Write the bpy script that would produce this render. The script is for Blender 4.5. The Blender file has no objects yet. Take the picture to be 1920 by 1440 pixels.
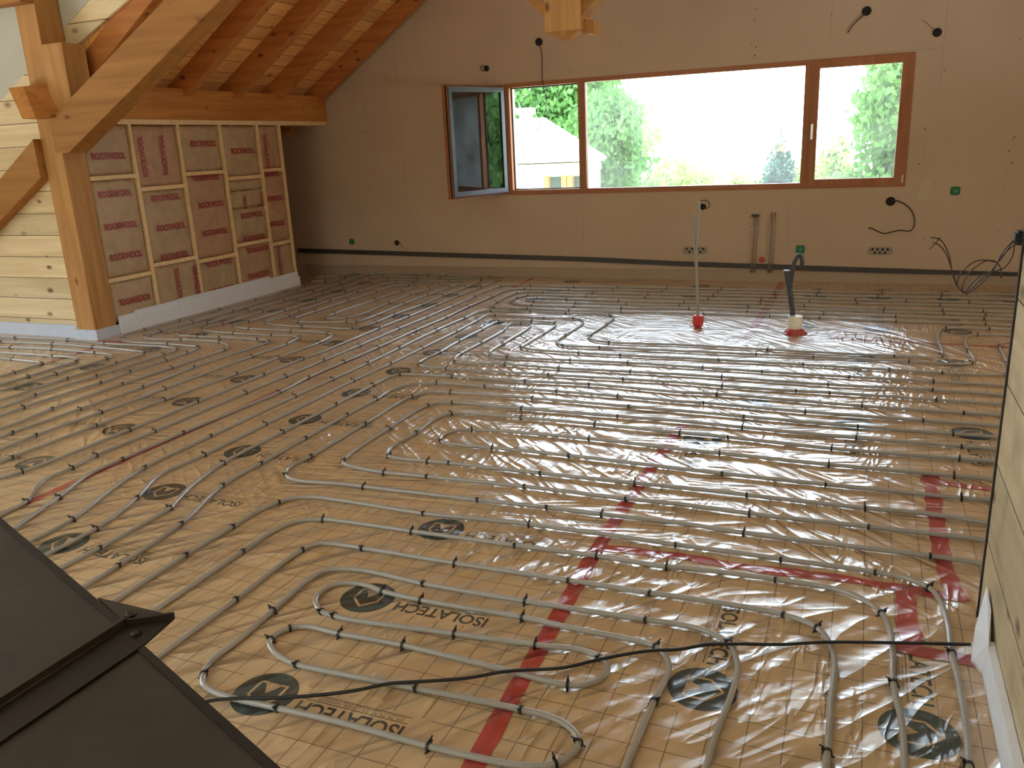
import bpy, bmesh, math, random
from mathutils import Vector, Matrix, Euler
SKY = 14.5
SUN = 2.5
REARW = 17.0
LEFTW = 24.0
RIGHTW = 34.0
WR = 1.0
COATR = 0.18
FILM = (200, 164, 120)
WALLC = (194, 168, 142)
LEAF = (90, 126, 64)
R = math.radians
random.seed(7)
sc = bpy.context.scene
COL = sc.collection

# ---------------------------------------------------------------- camera, sky, daylight, exposure
cam = bpy.data.cameras.new('camera'); camo = bpy.data.objects.new('camera', cam); COL.objects.link(camo)
_p, _r, _y = R(-16.0704), R(-2.7175), R(-23.2513)
_f = Vector((math.sin(_y)*math.cos(_p), math.cos(_y)*math.cos(_p), math.sin(_p)))
_r0 = Vector((math.cos(_y), -math.sin(_y), 0)); _u0 = _r0.cross(_f)
_rt = _r0*math.cos(_r) + _u0*math.sin(_r); _up = -_r0*math.sin(_r) + _u0*math.cos(_r)
camo.matrix_world = Matrix(((_rt.x, _up.x, -_f.x, 0), (_rt.y, _up.y, -_f.y, 0), (_rt.z, _up.z, -_f.z, 1.62), (0, 0, 0, 1)))
cam.sensor_fit = 'HORIZONTAL'; cam.sensor_width = 36; cam.lens = 36*1551/1920
cam.clip_start = .02; cam.clip_end = 400
sc.camera = camo
sc.view_settings.view_transform = 'Standard'; sc.view_settings.look = 'None'
sc.view_settings.exposure = 0; sc.view_settings.gamma = 1; sc.view_settings.use_curve_mapping = False
sc.cycles.max_bounces = 10; sc.cycles.diffuse_bounces = 6; sc.cycles.glossy_bounces = 5
sc.cycles.transparent_max_bounces = 24; sc.cycles.sample_clamp_indirect = 8
sc.cycles.use_denoising = True

world = bpy.data.worlds.new('world'); sc.world = world; world.use_nodes = True
wn = world.node_tree.nodes; wl = world.node_tree.links
bg = wn['Background']
tc = wn.new('ShaderNodeTexCoord'); sp = wn.new('ShaderNodeSeparateXYZ'); cr = wn.new('ShaderNodeValToRGB')
wl.new(tc.outputs['Generated'], sp.inputs[0]); wl.new(sp.outputs['Z'], cr.inputs[0])
cr.color_ramp.elements[0].position = .0; cr.color_ramp.elements[0].color = (.86, .94, 1, 1)
cr.color_ramp.elements[1].position = .5; cr.color_ramp.elements[1].color = (.62, .80, 1, 1)
wl.new(cr.outputs[0], bg.inputs['Color']); bg.inputs['Strength'].default_value = SKY

def area(name, loc, rot, sx, sy, watts, color):
    l = bpy.data.lights.new(name, 'AREA'); l.shape = 'RECTANGLE'; l.size = sx; l.size_y = sy
    l.energy = watts; l.color = color
    o = bpy.data.objects.new(name, l); COL.objects.link(o); o.location = loc; o.rotation_euler = rot
    return o
# sun on the garden (it stands high behind the building's left, never reaching into the room)
sl = bpy.data.lights.new('sun', 'SUN'); sl.energy = SUN; sl.angle = R(.6); sl.color = (1, .95, .85)
so = bpy.data.objects.new('sun', sl); COL.objects.link(so); so.rotation_euler = Vector((-.45, .12, -.88)).to_track_quat('-Z', 'Y').to_euler()
# daylight of the unseen left window; rear and right lamps are added fill
lr = area('rear_fill_lamp', (-3.2, -3.35, 1.9), (R(94), 0, R(0)), 5.0, 1.5, REARW, (1, .80, .56)); lr.data.spread = R(75)
area('daylight_left_window', (-9.5, 2.6, 1.45), Vector((1, 0, 0)).to_track_quat('-Z', 'Y').to_euler(), 2.3, 1.2, LEFTW, (1, .89, .70))
area('right_fill_lamp', (3.27, 5.6, 1.3), Vector((-1, 0, 0)).to_track_quat('-Z', 'Y').to_euler(), 2.4, .9, RIGHTW, (1, .86, .66))

# ---------------------------------------------------------------- node helpers
def new_mat(name):
    m = bpy.data.materials.new(name); m.use_nodes = True
    return m, m.node_tree.nodes, m.node_tree.links, m.node_tree.nodes['Principled BSDF']
def rgb(h):
    c = [((v/255)/12.92 if v/255 <= .04045 else ((v/255+.055)/1.055)**2.4) for v in h]
    return (*c, 1)
def mat(name, color, rough=.6, metal=0, spec=.5, noise=0, nscale=8, bump=0, bscale=40, coat=0):
    m, n, l, b = new_mat(name)
    b.inputs['Base Color'].default_value = rgb(color); b.inputs['Roughness'].default_value = rough
    b.inputs['Metallic'].default_value = metal; b.inputs['Specular IOR Level'].default_value = spec
    b.inputs['Coat Weight'].default_value = coat
    g = n.new('ShaderNodeNewGeometry')
    if noise:
        t = n.new('ShaderNodeTexNoise'); t.inputs['Scale'].default_value = nscale; t.inputs['Detail'].default_value = 5
        l.new(g.outputs['Position'], t.inputs['Vector'])
        mr = n.new('ShaderNodeMapRange'); mr.inputs[1].default_value = .3; mr.inputs[2].default_value = .7
        mr.inputs[3].default_value = 1-noise; mr.inputs[4].default_value = 1+noise*.6
        l.new(t.outputs[0], mr.inputs[0])
        mx = n.new('ShaderNodeVectorMath'); mx.operation = 'SCALE'; mx.inputs[0].default_value = rgb(color)[:3]
        l.new(mr.outputs[0], mx.inputs['Scale']); l.new(mx.outputs[0], b.inputs['Base Color'])
    if bump:
        t2 = n.new('ShaderNodeTexNoise'); t2.inputs['Scale'].default_value = bscale; t2.inputs['Detail'].default_value = 4
        l.new(g.outputs['Position'], t2.inputs['Vector'])
        bp = n.new('ShaderNodeBump'); bp.inputs['Distance'].default_value = bump
        l.new(t2.outputs[0], bp.inputs['Height']); l.new(bp.outputs[0], b.inputs['Normal'])
    return m
def math_node(n, l, op, a, b=None, c=None):
    x = n.new('ShaderNodeMath'); x.operation = op
    for i, v in enumerate((a, b, c)):
        if v is None: continue
        if isinstance(v, (int, float)): x.inputs[i].default_value = v
        else: l.new(v, x.inputs[i])
    return x.outputs[0]

def wood(name, axis, light, dark, knot, boards=None, dirt=0, knots=1.0, rough=.62):
    """softwood: grain stretched along axis, scattered knots; boards=(axis, pitch, offset) scores joints"""
    m, n, l, b = new_mat(name)
    g = n.new('ShaderNodeNewGeometry')
    mp = n.new('ShaderNodeMapping'); mp.vector_type = 'POINT'
    s = [14, 14, 14]; s['XYZ'.index(axis)] = .9; mp.inputs['Scale'].default_value = s
    l.new(g.outputs['Position'], mp.inputs['Vector'])
    t = n.new('ShaderNodeTexNoise'); t.inputs['Scale'].default_value = 1; t.inputs['Detail'].default_value = 6; t.inputs['Distortion'].default_value = .6
    l.new(mp.outputs[0], t.inputs['Vector'])
    r = n.new('ShaderNodeValToRGB'); e = r.color_ramp.elements
    e[0].position = .3; e[0].color = rgb(dark); e[1].position = .68; e[1].color = rgb(light)
    l.new(t.outputs[0], r.inputs[0])
    col = r.outputs[0]
    mk = n.new('ShaderNodeMapping'); s2 = [8, 8, 8]; s2['XYZ'.index(axis)] = 4.5; mk.inputs['Scale'].default_value = s2
    l.new(g.outputs['Position'], mk.inputs['Vector'])
    v = n.new('ShaderNodeTexVoronoi'); v.inputs['Scale'].default_value = 1; v.inputs['Randomness'].default_value = 1
    l.new(mk.outputs[0], v.inputs['Vector'])
    sepc = n.new('ShaderNodeSeparateColor'); l.new(v.outputs['Color'], sepc.inputs[0])
    sz = math_node(n, l, 'MULTIPLY', sepc.outputs[0], .26*knots)
    mr = n.new('ShaderNodeMapRange'); l.new(v.outputs['Distance'], mr.inputs[0]); mr.inputs[1].default_value = 0
    l.new(math_node(n, l, 'ADD', sz, .012), mr.inputs[2]); mr.inputs[3].default_value = 1; mr.inputs[4].default_value = 0
    gate = math_node(n, l, 'GREATER_THAN', sepc.outputs[1], .45)
    fac = math_node(n, l, 'MULTIPLY', math_node(n, l, 'MULTIPLY', mr.outputs[0], gate), 1.4)
    mx = n.new('ShaderNodeMix'); mx.data_type = 'RGBA'; mx.clamp_factor = True
    l.new(fac, mx.inputs[0]); l.new(col, mx.inputs[6]); mx.inputs[7].default_value = rgb(knot)
    col = mx.outputs[2]
    if boards:
        ax, pitch, off = boards
        sx = n.new('ShaderNodeSeparateXYZ'); l.new(g.outputs['Position'], sx.inputs[0])
        q = math_node(n, l, 'DIVIDE', math_node(n, l, 'SUBTRACT', sx.outputs[ax], off), pitch)
        idx = math_node(n, l, 'FLOOR', q); fr = math_node(n, l, 'FRACT', q)
        wn_ = n.new('ShaderNodeTexWhiteNoise'); wn_.noise_dimensions = '1D'; l.new(idx, wn_.inputs['W'])
        br = math_node(n, l, 'MULTIPLY_ADD', wn_.outputs[0], .28, .84)
        vm = n.new('ShaderNodeVectorMath'); vm.operation = 'SCALE'; l.new(col, vm.inputs[0]); l.new(br, vm.inputs['Scale'])
        w = .0028/pitch
        seam = math_node(n, l, 'LESS_THAN', math_node(n, l, 'MINIMUM', fr, math_node(n, l, 'SUBTRACT', 1, fr)), w)
        m2 = n.new('ShaderNodeMix'); m2.data_type = 'RGBA'; l.new(seam, m2.inputs[0]); l.new(vm.outputs[0], m2.inputs[6]); m2.inputs[7].default_value = rgb((60, 40, 22))
        col = m2.outputs[2]
        # per board shift of the grain
        ad = n.new('ShaderNodeVectorMath'); ad.operation = 'ADD'; l.new(g.outputs['Position'], ad.inputs[0])
        cb = n.new('ShaderNodeCombineXYZ'); l.new(math_node(n, l, 'MULTIPLY', wn_.outputs[0], 37), cb.inputs['XYZ'.index(axis)])
        l.new(cb.outputs[0], ad.inputs[1]); l.new(ad.outputs[0], mp.inputs['Vector']); l.new(ad.outputs[0], mk.inputs['Vector'])
    if dirt:
        t3 = n.new('ShaderNodeTexNoise'); t3.inputs['Scale'].default_value = 4; t3.inputs['Detail'].default_value = 6
        l.new(g.outputs['Position'], t3.inputs['Vector'])
        m3 = n.new('ShaderNodeMapRange'); m3.inputs[1].default_value = .52; m3.inputs[2].default_value = .75; m3.inputs[3].default_value = 0; m3.inputs[4].default_value = dirt
        l.new(t3.outputs[0], m3.inputs[0])
        mm = n.new('ShaderNodeMix'); mm.data_type = 'RGBA'; l.new(m3.outputs[0], mm.inputs[0]); l.new(col, mm.inputs[6]); mm.inputs[7].default_value = rgb((110, 98, 78))
        col = mm.outputs[2]
    l.new(col, b.inputs['Base Color'])
    b.inputs['Roughness'].default_value = rough; b.inputs['Specular IOR Level'].default_value = .3
    bp = n.new('ShaderNodeBump'); bp.inputs['Distance'].default_value = .001; bp.inputs['Strength'].default_value = .4
    l.new(t.outputs[0], bp.inputs['Height']); l.new(bp.outputs[0], b.inputs['Normal'])
    return m

def wrinkles(n, l):
    """creased plastic film: three families of stretched ridges blended by large patches; returns coat and base normals"""
    g = n.new('ShaderNodeNewGeometry')
    def ridges(rot, sx, sy, seed, dist=.5, power=1.6):
        mp = n.new('ShaderNodeMapping'); mp.vector_type = 'TEXTURE'
        mp.inputs['Rotation'].default_value = (0, 0, R(rot)); mp.inputs['Scale'].default_value = (1/sx, 1/sy, 1)
        mp.inputs['Location'].default_value = (seed, seed*1.7, 0)
        l.new(g.outputs['Position'], mp.inputs['Vector'])
        t = n.new('ShaderNodeTexNoise'); t.inputs['Scale'].default_value = 1; t.inputs['Detail'].default_value = 1.6
        t.inputs['Roughness'].default_value = .4; t.inputs['Distortion'].default_value = dist
        l.new(mp.outputs[0], t.inputs['Vector'])
        a = math_node(n, l, 'ABSOLUTE', math_node(n, l, 'MULTIPLY_ADD', t.outputs[0], 2, -1))
        return math_node(n, l, 'POWER', math_node(n, l, 'SUBTRACT', 1, a), 3)
    def mask(scale, seed, lo, hi):
        mp = n.new('ShaderNodeMapping'); mp.inputs['Location'].default_value = (seed, seed, 0)
        l.new(g.outputs['Position'], mp.inputs['Vector'])
        t = n.new('ShaderNodeTexNoise'); t.inputs['Scale'].default_value = scale; t.inputs['Detail'].default_value = 1
        l.new(mp.outputs[0], t.inputs['Vector'])
        mr = n.new('ShaderNodeMapRange'); mr.interpolation_type = 'SMOOTHSTEP'
        mr.inputs[1].default_value = lo; mr.inputs[2].default_value = hi; l.new(t.outputs[0], mr.inputs[0])
        return mr.outputs[0]
    sx = n.new('ShaderNodeSeparateXYZ'); l.new(g.outputs['Position'], sx.inputs[0])
    r1 = math_node(n, l, 'MULTIPLY', ridges(50, 1.5, 7.5, 3.1, .25), 2.4)      # long creases running away, near the camera
    r2 = ridges(-42, 1.9, 9.5, 11.3)    # creases towards the lower right, mid floor
    r3 = ridges(12, 2.4, 12, 23.7)     # creases across
    r4 = ridges(85, 3.5, 14, 31.0)
    near = n.new('ShaderNodeMapRange'); near.interpolation_type = 'SMOOTHSTEP'; near.inputs[1].default_value = 2.5; near.inputs[2].default_value = 3.4; l.new(sx.outputs[1], near.inputs[0])
    mixa = n.new('ShaderNodeMix'); l.new(near.outputs[0], mixa.inputs[0]); l.new(r1, mixa.inputs[2]); l.new(r2, mixa.inputs[3])
    mixb = n.new('ShaderNodeMix'); l.new(math_node(n, l, 'MULTIPLY', mask(1.3, 5, .46, .58), math_node(n, l, 'MULTIPLY_ADD', near.outputs[0], .8, .2)), mixb.inputs[0]); l.new(mixa.outputs[0], mixb.inputs[2]); l.new(r3, mixb.inputs[3])
    h = math_node(n, l, 'ADD', math_node(n, l, 'MULTIPLY', mixb.outputs[0], .0062), math_node(n, l, 'MULTIPLY', math_node(n, l, 'MULTIPLY', r4, mask(1.9, 9, .45, .65)), .0050))
    tf = n.new('ShaderNodeTexNoise'); tf.inputs['Scale'].default_value = 4.5; tf.inputs['Detail'].default_value = 2; l.new(g.outputs['Position'], tf.inputs['Vector'])
    h = math_node(n, l, 'ADD', h, math_node(n, l, 'MULTIPLY', tf.outputs[0], .012))
    # the film lies smoother towards the far and left parts
    cal = n.new('ShaderNodeMapRange'); cal.inputs[1].default_value = -1.2; cal.inputs[2].default_value = -4; cal.inputs[3].default_value = 1; cal.inputs[4].default_value = .95
    l.new(sx.outputs[0], cal.inputs[0])
    h = math_node(n, l, 'MULTIPLY', h, cal.outputs[0])
    bp = n.new('ShaderNodeBump'); bp.inputs['Distance'].default_value = 1; bp.inputs['Strength'].default_value = WR; l.new(h, bp.inputs['Height'])
    b2 = n.new('ShaderNodeBump'); b2.inputs['Distance'].default_value = 1; b2.inputs['Strength'].default_value = min(1, WR*1.0); b2.inputs['Distance'].default_value = 2.4; l.new(h, b2.inputs['Height'])
    return g, sx, bp.outputs[0], b2.outputs[0]

def film(name, color, grid=False, coat=1.0, dark=None):
    m, n, l, b = new_mat(name)
    g, sx, nc, nb = wrinkles(n, l)
    t = n.new('ShaderNodeTexNoise'); t.inputs['Scale'].default_value = 3; t.inputs['Detail'].default_value = 6
    l.new(g.outputs['Position'], t.inputs['Vector'])
    mr = n.new('ShaderNodeMapRange'); mr.inputs[1].default_value = .3; mr.inputs[2].default_value = .7; mr.inputs[3].default_value = .88; mr.inputs[4].default_value = 1.06
    l.new(t.outputs[0], mr.inputs[0])
    vm = n.new('ShaderNodeVectorMath'); vm.operation = 'SCALE'; vm.inputs[0].default_value = rgb(color)[:3]; l.new(mr.outputs[0], vm.inputs['Scale'])
    col = vm.outputs[0]
    if grid:
        def line(sock, off, w):
            f = math_node(n, l, 'FRACT', math_node(n, l, 'DIVIDE', math_node(n, l, 'SUBTRACT', sock, off), .1))
            d = math_node(n, l, 'MINIMUM', f, math_node(n, l, 'SUBTRACT', 1, f))
            return math_node(n, l, 'LESS_THAN', d, w)
        gl = math_node(n, l, 'MAXIMUM', line(sx.outputs[0], -1.61, .018), line(sx.outputs[1], 1.792, .018))
        mx = n.new('ShaderNodeMix'); mx.data_type = 'RGBA'; l.new(math_node(n, l, 'MULTIPLY', gl, .8), mx.inputs[0])
        l.new(col, mx.inputs[6]); mx.inputs[7].default_value = rgb((92, 70, 45)); col = mx.outputs[2]
    l.new(col, b.inputs['Base Color']); b.inputs['Roughness'].default_value = .36
    b.inputs['Specular IOR Level'].default_value = .8
    b.inputs['Coat Weight'].default_value = coat; b.inputs['Coat Roughness'].default_value = COATR; b.inputs['Coat IOR'].default_value = 1.62
    l.new(nb, b.inputs['Normal']); l.new(nc, b.inputs['Coat Normal'])
    return m

M = {}
M['film'] = film('printed_film', FILM, grid=True)
M['film_plain'] = film('plain_film', FILM)
M['ink_green'] = film('green_ink_under_film', (28, 46, 42))
M['ink_dark'] = film('dark_ink_under_film', (52, 52, 42))
M['tape'] = film('red_tape', (172, 48, 40))
M['pipe'] = mat('grey_pipe', (156, 147, 136), rough=.28, spec=.5, coat=.2)
M['black'] = mat('black_plastic', (22, 20, 20), rough=.4)
M['cable'] = mat('black_cable', (24, 23, 25), rough=.45)
M['timber'] = wood('timber_upright', 'Z', (196, 144, 86), (170, 118, 64), (100, 58, 28))
M['timber_y'] = wood('timber_lengthwise', 'Y', (200, 134, 66), (172, 106, 48), (100, 54, 26))
M['timber_x'] = wood('timber_crosswise', 'X', (178, 124, 64), (152, 100, 46), (96, 54, 26))
M['rafter'] = wood('rafter_wood', 'X', (196, 126, 66), (168, 100, 48), (90, 50, 26))
M['roofboard'] = wood('roof_boards', 'Y', (240, 182, 108), (214, 150, 82), (110, 66, 34), boards=(0, .155, 0))
M['plank'] = wood('plank_wall_wood', 'X', (236, 212, 172), (210, 182, 138), (112, 80, 50), boards=(2, .205, .175), knots=1.3)
M['plank_r'] = wood('plank_wall_right', 'Y', (204, 186, 152), (182, 162, 126), (96, 74, 48), boards=(2, .27, .02), dirt=.55, knots=1.3)
M['stud'] = mat('batten_wood', (232, 198, 146), rough=.7, noise=.12, nscale=25)
M['plaster'] = mat('far_wall_plasterboard', WALLC, rough=.85, spec=.2, noise=.05, nscale=1.5, bump=.0006, bscale=30)
M['joint'] = mat('plasterboard_joint', tuple(int(v*.86) for v in WALLC), rough=.9)
M['ceil'] = mat('ceiling_plasterboard', (196, 190, 176), rough=.9, spec=.2, noise=.03)
M['batt'] = mat('insulation_facing', (184, 156, 120), rough=.5, spec=.35, noise=.12, nscale=9, bump=.02, bscale=11)
M['batt_r'] = mat('insulation_facing_reddish', (184, 146, 112), rough=.5, spec=.35, noise=.12, nscale=9, bump=.02, bscale=11)
M['red_ink'] = mat('red_ink', (158, 44, 52), rough=.5)
M['foam'] = mat('white_foam', (226, 226, 230), rough=.75, noise=.04, nscale=20, bump=.001, bscale=60)
M['foam_g'] = mat('bluish_foam', (198, 202, 214), rough=.7, noise=.05, nscale=12)
M['frame'] = wood('window_frame_wood', 'X', (172, 112, 72), (154, 94, 58), (170, 110, 70), knots=.2, rough=.45)
M['frame_z'] = wood('window_frame_wood_upright', 'Z', (172, 112, 72), (154, 94, 58), (170, 110, 70), knots=.2, rough=.45)
M['alu'] = mat('grey_aluminium', (86, 88, 92), rough=.4, metal=.3)
M['seal'] = mat('rubber_seal', (28, 26, 26), rough=.6)
M['handle'] = mat('brushed_handle', (210, 206, 200), rough=.3, metal=.8)
M['steel'] = mat('dark_mill_steel', (66, 54, 42), rough=.55, metal=.25, noise=.25, nscale=5, bump=.0008, bscale=30)
M['steel_d'] = mat('dark_steel_edge', (40, 30, 22), rough=.5, metal=.25, noise=.25, nscale=9)
M['conduit'] = mat('dark_conduit', (62, 56, 52), rough=.5)
M['wire'] = mat('brown_wire', (60, 38, 30), rough=.5)
M['green'] = mat('green_box', (28, 104, 62), rough=.5)
M['orange'] = mat('orange_box', (176, 62, 44), rough=.5)
M['steelpipe'] = mat('metal_supply_pipe', (170, 150, 132), rough=.35, metal=.7)
M['hose'] = mat('dark_grey_hose', (58, 60, 66), rough=.4)
M['hose_l'] = mat('pale_grey_conduit', (150, 142, 128), rough=.45)
M['white'] = mat('white_plastic', (232, 230, 226), rough=.5)
M['beige'] = mat('beige_sleeve', (226, 216, 196), rough=.5)
M['paper'] = mat('paper_sheet', (196, 174, 144), rough=.8)
M['hole'] = mat('dark_recess', (34, 26, 22), rough=.9)
M['grass'] = mat('grass', (206, 210, 170), rough=.9, noise=.3, nscale=.6)
M['sky_blocker'] = mat('sky_blocker_green', (60, 74, 44), rough=.9, noise=.4, nscale=2, bump=.3, bscale=3)
M['house_w'] = mat('house_render', (240, 236, 222), rough=.8)
M['house_r'] = mat('pale_roof', (214, 212, 214), rough=.6, noise=.05, nscale=3)
M['trim_y'] = mat('yellow_eave', (230, 205, 110), rough=.7)
M['shutter'] = mat('orange_shutter', (196, 120, 66), rough=.6)
M['glass_dark'] = mat('house_glass', (70, 76, 70), rough=.15)
M['bark'] = mat('bark', (92, 74, 56), rough=.9, noise=.3, nscale=9)
def leafm(name, c):
    m, n, l, b = new_mat(name)
    g = n.new('ShaderNodeNewGeometry'); t = n.new('ShaderNodeTexNoise'); t.inputs['Scale'].default_value = 1.3; t.inputs['Detail'].default_value = 3
    l.new(g.outputs['Position'], t.inputs['Vector'])
    mr = n.new('ShaderNodeMapRange'); mr.inputs[1].default_value = .3; mr.inputs[2].default_value = .7; mr.inputs[3].default_value = .7; mr.inputs[4].default_value = 1.25
    l.new(t.outputs[0], mr.inputs[0])
    vm = n.new('ShaderNodeVectorMath'); vm.operation = 'SCALE'; vm.inputs[0].default_value = rgb(c)[:3]; l.new(mr.outputs[0], vm.inputs['Scale'])
    l.new(vm.outputs[0], b.inputs['Base Color']); b.inputs['Roughness'].default_value = .6; b.inputs['Specular IOR Level'].default_value = .2
    tr = n.new('ShaderNodeBsdfTranslucent'); l.new(vm.outputs[0], tr.inputs['Color'])
    ms = n.new('ShaderNodeMixShader'); ms.inputs[0].default_value = .4
    out = n['Material Output']; l.new(b.outputs[0], ms.inputs[1]); l.new(tr.outputs[0], ms.inputs[2]); l.new(ms.outputs[0], out.inputs['Surface'])
    return m
M['leaf'] = leafm('leaves_fresh', LEAF); M['leaf_d'] = leafm('leaves_conifer', (66, 92, 80)); M['leaf_y'] = leafm('leaves_pale', (158, 180, 104))
# window glass: real thin panes; dusty
def glass(name, dust, ior=1.6):
    m, n, l, b = new_mat(name)
    out = n['Material Output']
    tr = n.new('ShaderNodeBsdfTransparent'); tr.inputs['Color'].default_value = (.97, .98, .97, 1)
    gl = n.new('ShaderNodeBsdfGlossy'); gl.inputs['Roughness'].default_value = .01; gl.inputs['Color'].default_value = (1, 1, 1, 1)
    fr = n.new('ShaderNodeFresnel'); fr.inputs['IOR'].default_value = ior
    m1 = n.new('ShaderNodeMixShader'); l.new(fr.outputs[0], m1.inputs[0]); l.new(tr.outputs[0], m1.inputs[1]); l.new(gl.outputs[0], m1.inputs[2])
    df = n.new('ShaderNodeBsdfTranslucent'); df.inputs['Color'].default_value = (.9, .9, .88, 1)
    g = n.new('ShaderNodeNewGeometry'); t = n.new('ShaderNodeTexNoise'); t.inputs['Scale'].default_value = 2.5; t.inputs['Detail'].default_value = 5
    l.new(g.outputs['Position'], t.inputs['Vector'])
    mr = n.new('ShaderNodeMapRange'); mr.inputs[1].default_value = .35; mr.inputs[2].default_value = .75; mr.inputs[3].default_value = dust*.3; mr.inputs[4].default_value = dust
    l.new(t.outputs[0], mr.inputs[0])
    m2 = n.new('ShaderNodeMixShader'); l.new(mr.outputs[0], m2.inputs[0]); l.new(m1.outputs[0], m2.inputs[1]); l.new(df.outputs[0], m2.inputs[2])
    l.new(m2.outputs[0], out.inputs['Surface'])
    return m
M['glass'] = glass('window_glass', .05); M['glass_clean'] = glass('sash_glass', .004, 2.1)

# ---------------------------------------------------------------- object helpers
def link_mesh(name, bm, m, parent=None, smooth=False):
    me = bpy.data.meshes.new(name); bm.to_mesh(me); bm.free()
    if m is not None: me.materials.append(m)
    if smooth: me.polygons.foreach_set('use_smooth', [True]*len(me.polygons))
    o = bpy.data.objects.new(name, me); COL.objects.link(o)
    if parent is not None: o.parent = parent
    return o
def bevel(bm, w, seg=2):
    bmesh.ops.bevel(bm, geom=bm.edges[:], offset=w, segments=seg, affect='EDGES', profile=.5)
def box_bm(x0, x1, y0, y1, z0, z1, bev=0, bm=None):
    own = bm is None; b = bm or bmesh.new()
    r = bmesh.ops.create_cube(b, size=1, matrix=Matrix.Translation(((x0+x1)/2, (y0+y1)/2, (z0+z1)/2)) @ Matrix.Diagonal((x1-x0, y1-y0, z1-z0, 1)))
    if bev: bmesh.ops.bevel(b, geom=list({e for v in r['verts'] for e in v.link_edges}), offset=bev, segments=2, affect='EDGES')
    return b
def prism_bm(pts, ax, a0, a1, bm=None):
    """polygon pts in the plane normal to ax, extruded from a0 to a1"""
    b = bm or bmesh.new()
    def P(p, a): return (a, p[0], p[1]) if ax == 0 else ((p[0], a, p[1]) if ax == 1 else (p[0], p[1], a))
    v0 = [b.verts.new(P(p, a0)) for p in pts]; v1 = [b.verts.new(P(p, a1)) for p in pts]
    b.faces.new(v0); b.faces.new(v1[::-1])
    for i in range(len(pts)): b.faces.new((v0[i], v1[i], v1[(i+1) % len(pts)], v0[(i+1) % len(pts)]))
    bmesh.ops.recalc_face_normals(b, faces=b.faces[:])
    return b
def catmull(pts, step):
    """centripetal spline through points (tuples of Vector)"""
    out = []; P = [pts[0]*2-pts[1]] + pts + [pts[-1]*2-pts[-2]]
    for i in range(1, len(P)-2):
        p0, p1, p2, p3 = P[i-1:i+3]
        t0 = 0; t1 = t0+max((p1-p0).length, 1e-4)**.5; t2 = t1+max((p2-p1).length, 1e-4)**.5; t3 = t2+max((p3-p2).length, 1e-4)**.5
        n = max(2, int((p2-p1).length/step)+1)
        for k in range(n):
            t = t1+(t2-t1)*k/n
            A1 = p0*((t1-t)/(t1-t0))+p1*((t-t0)/(t1-t0)); A2 = p1*((t2-t)/(t2-t1))+p2*((t-t1)/(t2-t1)); A3 = p2*((t3-t)/(t3-t2))+p3*((t-t2)/(t3-t2))
            B1 = A1*((t2-t)/(t2-t0))+A2*((t-t0)/(t2-t0)); B2 = A2*((t3-t)/(t3-t1))+A3*((t-t1)/(t3-t1))
            out.append(B1*((t2-t)/(t2-t1))+B2*((t-t1)/(t2-t1)))
    out.append(pts[-1]); return out
def tube_bm(path, r, n=10, bm=None, cap=True):
    b = bm or bmesh.new(); rings = []; N = len(path)
    prev = None
    for i, p in enumerate(path):
        t = (path[min(i+1, N-1)]-path[max(i-1, 0)]).normalized()
        if prev is None:
            up = Vector((0, 0, 1)) if abs(t.z) < .9 else Vector((1, 0, 0))
            u = t.cross(up).normalized()
        else:
            u = (prev - t*prev.dot(t)).normalized()
        prev = u; w = u.cross(t).normalized()
        rr = r(i/(N-1)) if callable(r) else r
        rings.append([b.verts.new(p+u*math.cos(2*math.pi*k/n)*rr+w*math.sin(2*math.pi*k/n)*rr) for k in range(n)])
    for a, c in zip(rings, rings[1:]):
        for k in range(n): b.faces.new((a[k], a[(k+1) % n], c[(k+1) % n], c[k]))
    if cap: b.faces.new(rings[0][::-1]); b.faces.new(rings[-1])
    return b
def lathe_bm(prof, n=24, mtx=None):
    b = bmesh.new(); rings = []
    for r, z in prof: rings.append([b.verts.new((r*math.cos(2*math.pi*k/n), r*math.sin(2*math.pi*k/n), z)) for k in range(n)])
    for a, c in zip(rings, rings[1:]):
        for k in range(n): b.faces.new((a[k], a[(k+1) % n], c[(k+1) % n], c[k]))
    b.faces.new(rings[0][::-1]); b.faces.new(rings[-1])
    if mtx is not None: bmesh.ops.transform(b, matrix=mtx, verts=b.verts[:])
    return b
def empty(name, loc=(0, 0, 0)):
    o = bpy.data.objects.new(name, None); COL.objects.link(o); o.location = loc; o.empty_display_size = .1
    return o
GROUPS = {'pipe': 'heating pipes laid on the floor', 'rafter': 'rafters under the sloping roof', 'insulation panel': 'insulation panels in the stud frame', 'tape': 'red tapes on the floor film', 'cable outlet': 'round outlets in the far wall', 'junction box': 'green boxes in the far wall', 'socket recess': 'double sockets in the far wall', 'supply pipes': 'supply pipes on the far wall', 'foam': 'foam blocks along the insulated wall', 'plate': 'steel plates at lower left', 'tree': 'trees outside', 'bush': 'bushes outside'}
def tag(o, label, cat, group=None):
    group = group or GROUPS.get(cat)
    o['label'] = label; o['category'] = cat
    if group: o['group'] = group
    return o
def child(name, bm, m, par, smooth=False, label=None):
    """bm in world coordinates; parent is an empty/mesh at par.location"""
    bmesh.ops.translate(bm, vec=-Vector(world_loc(par)), verts=bm.verts[:])
    o = link_mesh(name, bm, m, par, smooth)
    if label: o['label'] = label
    return o
def world_loc(o):
    v = Vector(o.location)
    while o.parent: o = o.parent; v = v + Vector(o.location)
    return v
def struct(name, bm, m):
    o = link_mesh(name, bm, m); o['kind'] = 'structure'; return o
FONT = {}
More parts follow.
